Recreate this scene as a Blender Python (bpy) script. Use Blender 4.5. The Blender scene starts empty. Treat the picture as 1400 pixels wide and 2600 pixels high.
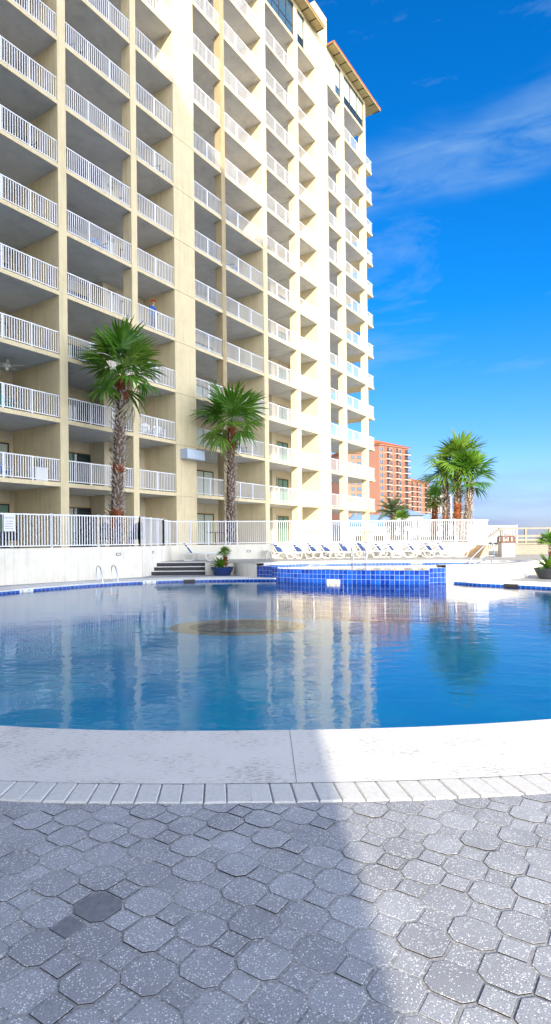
import bpy, bmesh, math, random
from mathutils import Vector, Matrix
from mathutils.geometry import tessellate_polygon
random.seed(7)
R = math.radians
S = bpy.context.scene
C = S.collection
EYE = 1.55

# ------------------------------------------------------------------ camera
cd = bpy.data.cameras.new("camera"); cam = bpy.data.objects.new("camera", cd); C.objects.link(cam)
cd.sensor_fit = 'VERTICAL'; cd.sensor_height = 24.0; cd.sensor_width = 24.0
cd.lens = 1485/2600*24.0; cd.shift_x = 10/2600; cd.shift_y = 66/2600
cd.clip_start = .05; cd.clip_end = 6000
p_, r_ = R(.22), R(-.58)
F_ = Vector((0, math.cos(p_), math.sin(p_))); X_ = Vector((1, 0, 0)); U_ = X_.cross(F_)
rr = math.cos(r_)*X_+math.sin(r_)*U_; uu = -math.sin(r_)*X_+math.cos(r_)*U_
m = Matrix((rr, uu, -F_)).transposed().to_4x4(); m.translation = (0, 0, EYE); cam.matrix_world = m
S.camera = cam

# ------------------------------------------------------------------ light
SUN_EL = R(20.6); SUN_AZ = R(180-.57)      # azimuth from +Y clockwise: behind the camera
sd = Vector((math.sin(SUN_AZ)*math.cos(SUN_EL), math.cos(SUN_AZ)*math.cos(SUN_EL), math.sin(SUN_EL)))
ld = bpy.data.lights.new("sun", 'SUN'); ld.energy = 3.8; ld.angle = R(.53); ld.color = (1, .89, .70)
lo = bpy.data.objects.new("sun", ld); C.objects.link(lo)
lo.rotation_euler = (-sd).to_track_quat('-Z', 'Y').to_euler(); lo.location = (0, -20, 40)
W_ = bpy.data.worlds.new("World"); S.world = W_; W_.use_nodes = True
nt = W_.node_tree; nt.nodes.clear(); N = nt.nodes.new; K = nt.links.new
out = N('ShaderNodeOutputWorld'); bg = N('ShaderNodeBackground'); sky = N('ShaderNodeTexSky')
sky.sky_type = 'NISHITA'; sky.sun_disc = False; sky.sun_elevation = SUN_EL; sky.sun_rotation = SUN_AZ
sky.air_density = 1.0; sky.dust_density = .0; sky.ozone_density = 2.2
hs = N('ShaderNodeHueSaturation'); hs.inputs['Saturation'].default_value = 1.22; hs.inputs['Hue'].default_value = .495
K(sky.outputs[0], hs.inputs['Color'])
tc = N('ShaderNodeTexCoord'); mp = N('ShaderNodeMapping'); mp.inputs['Scale'].default_value = (1.0, 1.0, 3.2)
mp.inputs['Rotation'].default_value = (0, R(12), 0); mp.inputs['Location'].default_value = (.35, 0, .22)
K(tc.outputs['Generated'], mp.inputs[0])
nz = N('ShaderNodeTexNoise'); nz.inputs['Scale'].default_value = 3.1; nz.inputs['Detail'].default_value = 9
nz.inputs['Roughness'].default_value = .62; nz.inputs['Distortion'].default_value = .35; K(mp.outputs[0], nz.inputs[0])
cr = N('ShaderNodeValToRGB'); cr.color_ramp.elements[0].position = .53; cr.color_ramp.elements[1].position = .86
K(nz.outputs[0], cr.inputs[0])
mp2 = N('ShaderNodeMapping'); mp2.inputs['Scale'].default_value = (2.2, 2.2, 22); K(tc.outputs['Generated'], mp2.inputs[0])
nz2 = N('ShaderNodeTexNoise'); nz2.inputs['Scale'].default_value = 2.0; nz2.inputs['Detail'].default_value = 6; K(mp2.outputs[0], nz2.inputs[0])
cr2 = N('ShaderNodeValToRGB'); cr2.color_ramp.elements[0].position = .42; cr2.color_ramp.elements[1].position = .70; K(nz2.outputs[0], cr2.inputs[0])
sx = N('ShaderNodeSeparateXYZ'); K(tc.outputs['Generated'], sx.inputs[0])
lowm = N('ShaderNodeMapRange'); lowm.inputs[1].default_value = .13; lowm.inputs[2].default_value = .02; lowm.inputs[3].default_value = 0; lowm.inputs[4].default_value = .9
K(sx.outputs[2], lowm.inputs[0])
mul2 = N('ShaderNodeMath'); mul2.operation = 'MULTIPLY'; K(cr2.outputs[0], mul2.inputs[0]); K(lowm.outputs[0], mul2.inputs[1])
# one long streaky cirrus band, tilted, plus the thin scattered wisps
dz = N('ShaderNodeVectorMath'); dz.operation = 'DOT_PRODUCT'; dz.inputs[1].default_value = (-.14, 0, 1); K(tc.outputs['Generated'], dz.inputs[0])
bnz = N('ShaderNodeTexNoise'); bnz.inputs['Scale'].default_value = 4; bnz.inputs['Detail'].default_value = 4; K(tc.outputs['Generated'], bnz.inputs[0])
bad = N('ShaderNodeMath'); bad.operation = 'MULTIPLY_ADD'; bad.inputs[1].default_value = .10; K(bnz.outputs[0], bad.inputs[0]); K(dz.outputs['Value'], bad.inputs[2])
bsb = N('ShaderNodeMath'); bsb.operation = 'SUBTRACT'; bsb.inputs[1].default_value = .545; K(bad.outputs[0], bsb.inputs[0])
bab = N('ShaderNodeMath'); bab.operation = 'ABSOLUTE'; K(bsb.outputs[0], bab.inputs[0])
bmr = N('ShaderNodeMapRange'); bmr.interpolation_type = 'SMOOTHSTEP'; bmr.inputs[1].default_value = .055; bmr.inputs[2].default_value = .005; K(bab.outputs[0], bmr.inputs[0])
mp4 = N('ShaderNodeMapping'); mp4.inputs['Scale'].default_value = (1.2, 1.2, 6); mp4.inputs['Rotation'].default_value = (0, R(10), 0); K(tc.outputs['Generated'], mp4.inputs[0])
sn = N('ShaderNodeTexNoise'); sn.inputs['Scale'].default_value = 5; sn.inputs['Detail'].default_value = 9; sn.inputs['Roughness'].default_value = .6; sn.inputs['Distortion'].default_value = .5; K(mp4.outputs[0], sn.inputs[0])
snr = N('ShaderNodeMapRange'); snr.inputs[1].default_value = .35; snr.inputs[2].default_value = .72; K(sn.outputs[0], snr.inputs[0])
bmul = N('ShaderNodeMath'); bmul.operation = 'MULTIPLY'; K(bmr.outputs[0], bmul.inputs[0]); K(snr.outputs[0], bmul.inputs[1])
bmx = N('ShaderNodeMath'); bmx.operation = 'MAXIMUM'; K(bmul.outputs[0], bmx.inputs[0]); K(cr.outputs[0], bmx.inputs[1])
mulc = N('ShaderNodeMath'); mulc.operation = 'MULTIPLY'; K(bmx.outputs[0], mulc.inputs[0]); mulc.inputs[1].default_value = .62
mx = N('ShaderNodeMixRGB'); tint = N('ShaderNodeValToRGB'); te = tint.color_ramp.elements; te[0].position = 0; te[0].color = (.20, .25, .52, 1); te[1].position = .62; te[1].color = (.02, .60, 1.04, 1)
for ps, cl_ in ((.05, (.30, .34, .62, 1)), (.12, (.38, .48, .80, 1)), (.22, (.26, .52, .88, 1)), (.36, (.05, .55, .94, 1))):
    q_e = te.new(ps); q_e.color = cl_
K(sx.outputs[2], tint.inputs[0])
tm = N('ShaderNodeMixRGB'); tm.blend_type = 'MULTIPLY'; tm.inputs[0].default_value = 1; K(hs.outputs[0], tm.inputs[1]); K(tint.outputs[0], tm.inputs[2])
K(mulc.outputs[0], mx.inputs[0]); K(tm.outputs[0], mx.inputs[1]); mx.inputs[2].default_value = (1.6, 2.6, 3.8, 1)
mx2 = N('ShaderNodeMixRGB'); K(mul2.outputs[0], mx2.inputs[0]); K(mx.outputs[0], mx2.inputs[1]); mx2.inputs[2].default_value = (1.7, 2.0, 3.4, 1)
# added bank of bright cloud, unseen behind the viewer, to fill the shade
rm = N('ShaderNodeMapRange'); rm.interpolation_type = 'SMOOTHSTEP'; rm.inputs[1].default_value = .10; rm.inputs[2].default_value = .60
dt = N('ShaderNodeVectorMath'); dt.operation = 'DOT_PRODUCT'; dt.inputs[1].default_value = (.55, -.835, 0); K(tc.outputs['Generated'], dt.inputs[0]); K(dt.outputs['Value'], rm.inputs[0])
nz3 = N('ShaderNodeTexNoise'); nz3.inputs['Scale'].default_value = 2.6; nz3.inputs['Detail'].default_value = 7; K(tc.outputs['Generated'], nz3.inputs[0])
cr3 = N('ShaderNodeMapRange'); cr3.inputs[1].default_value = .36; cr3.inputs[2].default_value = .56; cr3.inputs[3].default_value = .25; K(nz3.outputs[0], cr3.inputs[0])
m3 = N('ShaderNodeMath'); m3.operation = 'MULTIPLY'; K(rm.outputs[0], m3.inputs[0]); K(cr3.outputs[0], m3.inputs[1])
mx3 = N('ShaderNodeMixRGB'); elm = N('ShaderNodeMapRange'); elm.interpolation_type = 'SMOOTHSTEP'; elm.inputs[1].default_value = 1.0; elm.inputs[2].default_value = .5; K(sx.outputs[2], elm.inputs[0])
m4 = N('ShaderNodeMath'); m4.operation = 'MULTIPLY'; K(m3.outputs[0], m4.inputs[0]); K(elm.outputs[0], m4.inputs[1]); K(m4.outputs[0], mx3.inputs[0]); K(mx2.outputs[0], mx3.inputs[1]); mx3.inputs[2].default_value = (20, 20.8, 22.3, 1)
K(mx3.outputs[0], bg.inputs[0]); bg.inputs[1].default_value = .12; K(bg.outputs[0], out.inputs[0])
S.view_settings.view_transform = 'Standard'; S.view_settings.look = 'None'
S.view_settings.exposure = 1.0; S.view_settings.gamma = 1
S.render.engine = 'CYCLES'
S.cycles.max_bounces = 8; S.cycles.transparent_max_bounces = 12

# ------------------------------------------------------------------ materials
MATS = {}
def mat(name, col, rough=.7, spec=.3, noise=0, nscale=5, col2=None, bump=0, bscale=60, metal=0, coord='Object', stretch=None):
    if name in MATS: return MATS[name]
    M = bpy.data.materials.new(name); M.use_nodes = True; t = M.node_tree; b = t.nodes['Principled BSDF']
    b.inputs['Roughness'].default_value = rough; b.inputs['Specular IOR Level'].default_value = spec; b.inputs['Metallic'].default_value = metal
    b.inputs['Base Color'].default_value = (*col, 1)
    tcn = t.nodes.new('ShaderNodeTexCoord'); mpn = t.nodes.new('ShaderNodeMapping'); t.links.new(tcn.outputs[coord], mpn.inputs[0])
    if stretch: mpn.inputs['Scale'].default_value = stretch
    if noise:
        n = t.nodes.new('ShaderNodeTexNoise'); n.inputs['Scale'].default_value = nscale; n.inputs['Detail'].default_value = 7; n.inputs['Roughness'].default_value = .65
        t.links.new(mpn.outputs[0], n.inputs[0])
        mr = t.nodes.new('ShaderNodeMapRange'); mr.inputs[1].default_value = .3; mr.inputs[2].default_value = .7; t.links.new(n.outputs[0], mr.inputs[0])
        mi = t.nodes.new('ShaderNodeMixRGB'); t.links.new(mr.outputs[0], mi.inputs[0])
        c2 = col2 or tuple(c*(1-noise) for c in col)
        mi.inputs[1].default_value = (*col, 1); mi.inputs[2].default_value = (*c2, 1); t.links.new(mi.outputs[0], b.inputs['Base Color'])
    if bump:
        n = t.nodes.new('ShaderNodeTexNoise'); n.inputs['Scale'].default_value = bscale; n.inputs['Detail'].default_value = 4
        t.links.new(mpn.outputs[0], n.inputs[0])
        bm_ = t.nodes.new('ShaderNodeBump'); bm_.inputs['Strength'].default_value = bump; bm_.inputs['Distance'].default_value = .01
        t.links.new(n.outputs[0], bm_.inputs['Height']); t.links.new(bm_.outputs[0], b.inputs['Normal'])
    MATS[name] = M
    return M
def streak(M, dark=.80, sc=(2.2, 2.2, .16)):
    t = M.node_tree; b = t.nodes['Principled BSDF']; src = b.inputs['Base Color'].links[0].from_socket
    tcn = t.nodes.new('ShaderNodeTexCoord'); mpn = t.nodes.new('ShaderNodeMapping'); mpn.inputs['Scale'].default_value = sc; t.links.new(tcn.outputs['Object'], mpn.inputs[0])
    n = t.nodes.new('ShaderNodeTexNoise'); n.inputs['Scale'].default_value = 2.2; n.inputs['Detail'].default_value = 8; n.inputs['Roughness'].default_value = .7; t.links.new(mpn.outputs[0], n.inputs[0])
    mr = t.nodes.new('ShaderNodeMapRange'); mr.inputs[1].default_value = .50; mr.inputs[2].default_value = .72; mr.inputs[3].default_value = 1; mr.inputs[4].default_value = dark; t.links.new(n.outputs[0], mr.inputs[0])
    hv = t.nodes.new('ShaderNodeHueSaturation'); t.links.new(src, hv.inputs['Color']); t.links.new(mr.outputs[0], hv.inputs['Value']); t.links.new(hv.outputs[0], b.inputs['Base Color'])
def tile_mat(name, col, col2, grout, w, h, mortar=.01, off=0., rough=.15, spec=.5, squash=1):
    M = bpy.data.materials.new(name); M.use_nodes = True; t = M.node_tree; b = t.nodes['Principled BSDF']
    tcn = t.nodes.new('ShaderNodeTexCoord'); br = t.nodes.new('ShaderNodeTexBrick'); t.links.new(tcn.outputs['UV'], br.inputs[0])
    br.offset = off; br.inputs['Scale'].default_value = 1; br.inputs['Brick Width'].default_value = w; br.inputs['Row Height'].default_value = h
    br.inputs['Mortar Size'].default_value = mortar; br.inputs['Mortar Smooth'].default_value = .1
    br.inputs['Color1'].default_value = (*col, 1); br.inputs['Color2'].default_value = (*col2, 1); br.inputs['Mortar'].default_value = (*grout, 1)
    n = t.nodes.new('ShaderNodeTexNoise'); n.inputs['Scale'].default_value = 14; n.inputs['Detail'].default_value = 5; t.links.new(tcn.outputs['UV'], n.inputs[0])
    hv = t.nodes.new('ShaderNodeHueSaturation'); mr = t.nodes.new('ShaderNodeMapRange'); mr.inputs[3].default_value = .75; mr.inputs[4].default_value = 1.3
    t.links.new(n.outputs[0], mr.inputs[0]); t.links.new(mr.outputs[0], hv.inputs['Value']); t.links.new(br.outputs[0], hv.inputs['Color'])
    t.links.new(hv.outputs[0], b.inputs['Base Color'])
    bp = t.nodes.new('ShaderNodeBump'); bp.invert = True; bp.inputs['Strength'].default_value = .4; bp.inputs['Distance'].default_value = .004
    t.links.new(br.outputs[1], bp.inputs['Height']); t.links.new(bp.outputs[0], b.inputs['Normal'])
    b.inputs['Roughness'].default_value = rough; b.inputs['Specular IOR Level'].default_value = spec
    MATS[name] = M
    return M
CREAM = mat('stucco_cream', (.75, .635, .405), .85, .2, .13, 1.1, bump=.35, bscale=45)
CREAMW = mat('wall_white', (.84, .79, .68), .85, .2, .14, 1.6, bump=.3, bscale=40)
TAN = mat('stucco_inner', (.68, .60, .43), .85, .2, .1, 2, bump=.3, bscale=45)
SOFF = mat('soffit_paint', (.64, .645, .66), .8, .2, .16, .9, bump=.1, bscale=20)
WHITE = mat('white_metal', (.80, .81, .84), .35, .5, .05, 9)
for m_ in (CREAM, CREAMW, TAN): streak(m_)
streak(SOFF, .82, (.7, .7, .7))
GLASS = mat('dark_glass', (.02, .035, .04), .05, .9)
GLASS2 = mat('blue_glass', (.05, .11, .17), .04, 1.0)
CURT = mat('curtain', (.20, .33, .27), .9, .1, .35, 3, stretch=(14, 14, .3))
CURTW = mat('curtain_pale', (.55, .60, .50), .9, .1, .25, 3, stretch=(12, 12, .3))
FRAME = mat('dark_frame', (.035, .03, .028), .4, .4)
TRIM = mat('tan_trim', (.62, .48, .26), .7, .3)
STEEL = mat('stainless_steel', (.62, .64, .66), .18, .5, metal=1)
NAVY = mat('navy_strap', (.02, .05, .16), .6, .3)
PLAST = mat('white_plastic', (.76, .76, .74), .45, .4)
TEAL = mat('teal_plastic', (.02, .30, .33), .5, .4)
BLUEP = mat('blue_fabric', (.03, .16, .45), .7, .2)
DARKW = mat('dark_wood_chair', (.03, .035, .055), .6, .3)
WOOD = mat('weathered_wood', (.36, .32, .26), .85, .2, .35, 4, stretch=(1, 1, 8), bump=.4, bscale=30)
BROWN = mat('brown_metal', (.14, .055, .04), .45, .4)
CONC = mat('concrete_white', (.66, .64, .58), .85, .2, .12, 6, bump=.5, bscale=90)
BLACKP = mat('dark_planter', (.045, .05, .06), .45, .4, .3, 5)
BLUEPOT = mat('blue_glazed_pot', (.01, .035, .16), .12, .8)
SOIL = mat('soil', (.06, .04, .025), .95, .1, .4, 20)
ROOF = mat('orange_roof', (.62, .17, .045), .75, .2, .25, 1.5)
EAVE = mat('eave_soffit', (.52, .42, .22), .7, .2, .2, 3)
PEACH = mat('peach_stucco', (.40, .20, .14), .85, .2, .12, .08)
PEACHW = mat('pale_peach', (.66, .54, .45), .85, .2, .12, .08)
RUST = mat('rust_panel', (.20, .06, .04), .85, .2)
PALEB = mat('pale_blue_wall', (.28, .52, .60), .8, .2, .06, .5)
BROOF = mat('blue_grey_roof', (.25, .36, .52), .6, .3, .15, 2)
WHITEW = mat('white_siding', (.55, .57, .60), .8, .2, .05, 1)
BARK = mat('palm_bark', (.20, .14, .10), .95, .1, .5, 9, col2=(.08, .05, .035), bump=.8, bscale=30)
BOOT = mat('palm_boot', (.66, .61, .56), .9, .1, .6, 12, col2=(.20, .15, .12))
REDBARK = mat('palm_red_bark', (.34, .11, .045), .9, .1, .5, 14, col2=(.12, .04, .02), bump=.8, bscale=40)
SAND = mat('sand', (.60, .55, .45), .95, .1, .15, .4, bump=.3, bscale=4)
def leafmat(name, a, b_, tr=.25):
    M = mat(name, a, .42, .45, 1, 1.3, col2=b_)
    t = M.node_tree; b = t.nodes['Principled BSDF']; o = t.nodes['Material Output']
    tl = t.nodes.new('ShaderNodeBsdfTranslucent'); tl.inputs[0].default_value = (a[0]*1.5, a[1]*1.5, a[2]*.6, 1)
    ms = t.nodes.new('ShaderNodeMixShader'); ms.inputs[0].default_value = tr
    t.links.new(b.outputs[0], ms.inputs[1]); t.links.new(tl.outputs[0], ms.inputs[2]); t.links.new(ms.outputs[0], o.inputs[0])
    return M
LEAF = leafmat('palm_leaf', (.11, .26, .02), (.022, .09, .010))
LEAF2 = leafmat('palm_leaf_light', (.17, .28, .035), (.09, .20, .025))
LEAFG = leafmat('date_leaf', (.11, .15, .07), (.06, .10, .045))
DEADL = mat('dead_leaf', (.34, .30, .20), .9, .1, .3, 6)

def water_mat(name, tint, scale=1.0, strength=.25, dist=.02):
    M = bpy.data.materials.new(name); M.use_nodes = True; t = M.node_tree; t.nodes.clear(); n = t.nodes.new; k = t.links.new
    o = n('ShaderNodeOutputMaterial'); tp = n('ShaderNodeBsdfTransparent'); gl = n('ShaderNodeBsdfGlossy'); gl.inputs['Roughness'].default_value = .012
    tp.inputs[0].default_value = (*tint, 1)
    fr = n('ShaderNodeFresnel'); fr.inputs[0].default_value = 1.36; ms = n('ShaderNodeMixShader')
    tcn = n('ShaderNodeTexCoord'); m1 = n('ShaderNodeMapping'); k(tcn.outputs['Object'], m1.inputs[0]); m1.inputs['Scale'].default_value = (1.0, 1.6, 1)
    a = n('ShaderNodeTexNoise'); a.inputs['Scale'].default_value = 1.9*scale; a.inputs['Detail'].default_value = 3; a.inputs['Distortion'].default_value = .6; k(m1.outputs[0], a.inputs[0])
    b = n('ShaderNodeTexNoise'); b.inputs['Scale'].default_value = 6.5*scale; b.inputs['Detail'].default_value = 3; b.inputs['Distortion'].default_value = .9; k(m1.outputs[0], b.inputs[0])
    ad = n('ShaderNodeMath'); ad.operation = 'MULTIPLY_ADD'; ad.inputs[1].default_value = .18; k(b.outputs[0], ad.inputs[0]); k(a.outputs[0], ad.inputs[2])
    bp = n('ShaderNodeBump'); bp.inputs['Strength'].default_value = strength; bp.inputs['Distance'].default_value = dist; k(ad.outputs[0], bp.inputs['Height'])
    c3 = n('ShaderNodeTexNoise'); c3.inputs['Scale'].default_value = .35*scale; c3.inputs['Detail'].default_value = 2; k(tcn.outputs['Object'], c3.inputs[0])
    c4 = n('ShaderNodeMapRange'); c4.inputs[1].default_value = .35; c4.inputs[2].default_value = .65; c4.inputs[3].default_value = strength*.45; c4.inputs[4].default_value = strength*1.3; k(c3.outputs[0], c4.inputs[0]); k(c4.outputs[0], bp.inputs['Strength'])
    k(bp.outputs[0], gl.inputs['Normal']); k(bp.outputs[0], fr.inputs['Normal'])
    k(fr.outputs[0], ms.inputs[0]); k(tp.outputs[0], ms.inputs[1]); k(gl.outputs[0], ms.inputs[2]); k(ms.outputs[0], o.inputs[0])
    return M
WATER = water_mat('pool_water', (.80, 1.0, 1.0), 1.0, .6, .012)
WATER2 = water_mat('upper_pool_water', (.80, .95, .97), 2.0, .25, .01)

# pavers: terrazzo aggregate specks
def paver_mat(name, base, speck, scale=1.0):
    M = bpy.data.materials.new(name); M.use_nodes = True; t = M.node_tree; b = t.nodes['Principled BSDF']; n = t.nodes.new; k = t.links.new
    tcn = n('ShaderNodeTexCoord')
    geo = n('ShaderNodeNewGeometry')
    v = n('ShaderNodeTexVoronoi'); v.inputs['Scale'].default_value = 165*scale; k(tcn.outputs['Object'], v.inputs[0])
    gt = n('ShaderNodeSeparateColor'); k(v.outputs['Color'], gt.inputs[0])
    nn = n('ShaderNodeTexNoise'); nn.inputs['Scale'].default_value = 9*scale; nn.inputs['Detail'].default_value = 3; k(tcn.outputs['Object'], nn.inputs[0])
    th = n('ShaderNodeMapRange'); th.inputs[1].default_value = .35; th.inputs[2].default_value = .7; th.inputs[3].default_value = .76; th.inputs[4].default_value = .95; k(nn.outputs[0], th.inputs[0])
    cm = n('ShaderNodeMath'); cm.operation = 'GREATER_THAN'; k(gt.outputs[0], cm.inputs[0]); k(th.outputs[0], cm.inputs[1])
    ds = n('ShaderNodeMath'); ds.operation = 'LESS_THAN'; ds.inputs[1].default_value = .46; k(v.outputs['Distance'], ds.inputs[0])
    mu = n('ShaderNodeMath'); mu.operation = 'MULTIPLY'; k(cm.outputs[0], mu.inputs[0]); k(ds.outputs[0], mu.inputs[1])
    # sparse fine grey grain
    n2 = n('ShaderNodeTexNoise'); n2.inputs['Scale'].default_value = 260*scale; n2.inputs['Detail'].default_value = 3; k(tcn.outputs['Object'], n2.inputs[0])
    n3 = n('ShaderNodeTexNoise'); n3.inputs['Scale'].default_value = 2.3; n3.inputs['Detail'].default_value = 6; k(tcn.outputs['Object'], n3.inputs[0])
    mr = n('ShaderNodeMapRange'); mr.inputs[1].default_value = .3; mr.inputs[2].default_value = .7; mr.inputs[3].default_value = .60; mr.inputs[4].default_value = 1.4; k(n2.outputs[0], mr.inputs[0])
    mr3 = n('ShaderNodeMapRange'); mr3.inputs[1].default_value = .3; mr3.inputs[2].default_value = .7; mr3.inputs[3].default_value = .88; mr3.inputs[4].default_value = 1.12; k(n3.outputs[0], mr3.inputs[0])
    mri = n('ShaderNodeMapRange'); mri.inputs[3].default_value = .88; mri.inputs[4].default_value = 1.12; k(geo.outputs['Random Per Island'], mri.inputs[0])
    m1 = n('ShaderNodeMath'); m1.operation = 'MULTIPLY'; k(mr.outputs[0], m1.inputs[0]); k(mr3.outputs[0], m1.inputs[1])
    m2 = n('ShaderNodeMath'); m2.operation = 'MULTIPLY'; k(m1.outputs[0], m2.inputs[0]); k(mri.outputs[0], m2.inputs[1])
    hv = n('ShaderNodeHueSaturation'); hv.inputs['Color'].default_value = (*base, 1); k(m2.outputs[0], hv.inputs['Value'])
    mx_ = n('ShaderNodeMixRGB'); k(mu.outputs[0], mx_.inputs[0]); k(hv.outputs[0], mx_.inputs[1]); mx_.inputs[2].default_value = (*speck, 1)
    k(mx_.outputs[0], b.inputs['Base Color']); b.inputs['Roughness'].default_value = .75; b.inputs['Specular IOR Level'].default_value = .25
    bp = n('ShaderNodeBump'); bp.inputs['Strength'].default_value = .5; bp.inputs['Distance'].default_value = .002; k(n2.outputs[0], bp.inputs['Height']); k(bp.outputs[0], b.inputs['Normal'])
    return M
PAV = paver_mat('paver_aggregate', (.33, .34, .37), (.84, .84, .82))
PAVD = mat('paver_worn_smooth', (.23, .24, .27), .7, .3, .4, 25, bump=.3, bscale=200)
PAVF = paver_mat('deck_paver', (.32, .32, .33), (.55, .55, .55), .4)
JOINT = mat('joint_sand', (.03, .028, .028), .95, .1, .5, 120)

def coping_mat():
    M = bpy.data.materials.new('coping_stone'); M.use_nodes = True; t = M.node_tree; b = t.nodes['Principled BSDF']; n = t.nodes.new; k = t.links.new
    tcn = n('ShaderNodeTexCoord'); mpn = n('ShaderNodeMapping'); mpn.inputs['Scale'].default_value = (.55, 1.6, 1); k(tcn.outputs['Object'], mpn.inputs[0])
    a = n('ShaderNodeTexNoise'); a.inputs['Scale'].default_value = 34; a.inputs['Detail'].default_value = 6; a.inputs['Roughness'].default_value = .7; k(mpn.outputs[0], a.inputs[0])
    g = n('ShaderNodeTexNoise'); g.inputs['Scale'].default_value = 2.2; g.inputs['Detail'].default_value = 4; k(tcn.outputs['Object'], g.inputs[0])
    ad = n('ShaderNodeMath'); ad.operation = 'MULTIPLY_ADD'; ad.inputs[1].default_value = .45; k(g.outputs[0], ad.inputs[0]); k(a.outputs[0], ad.inputs[2])
    cr_ = n('ShaderNodeValToRGB'); e = cr_.color_ramp.elements; e[0].position = .575; e[0].color = (.42, .40, .37, 1); e[1].position = .65; e[1].color = (.68, .66, .63, 1)
    k(ad.outputs[0], cr_.inputs[0]); e2 = cr_.color_ramp.elements.new(.86); e2.color = (.73, .71, .68, 1)
    k(cr_.outputs[0], b.inputs['Base Color']); b.inputs['Roughness'].default_value = .8
    bp = n('ShaderNodeBump'); bp.inputs['Strength'].default_value = .5; bp.inputs['Distance'].default_value = .003; k(cr_.outputs[0], bp.inputs['Height']); k(bp.outputs[0], b.inputs['Normal'])
    return M
COPE = coping_mat()
BRICK = mat('edge_brick', (.72, .71, .69), .8, .2, .18, 30, bump=.6, bscale=150)
BLUETILE = tile_mat('blue_tile', (.003, .028, .24), (.010, .080, .44), (.30, .40, .58), .177, .177, .0048)
BANDTILE = tile_mat('waterline_tile', (.006, .05, .30), (.01, .09, .42), (.25, .40, .55), .17, .15, .006)
PLASTER = mat('pool_plaster', (.004, .78, 1.0), .7, .2, .35, .45, col2=(.003, .60, 1.0))
PLASTER2 = mat('upper_pool_plaster', (.55, .70, .70), .7, .2, .15, .8)

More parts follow.
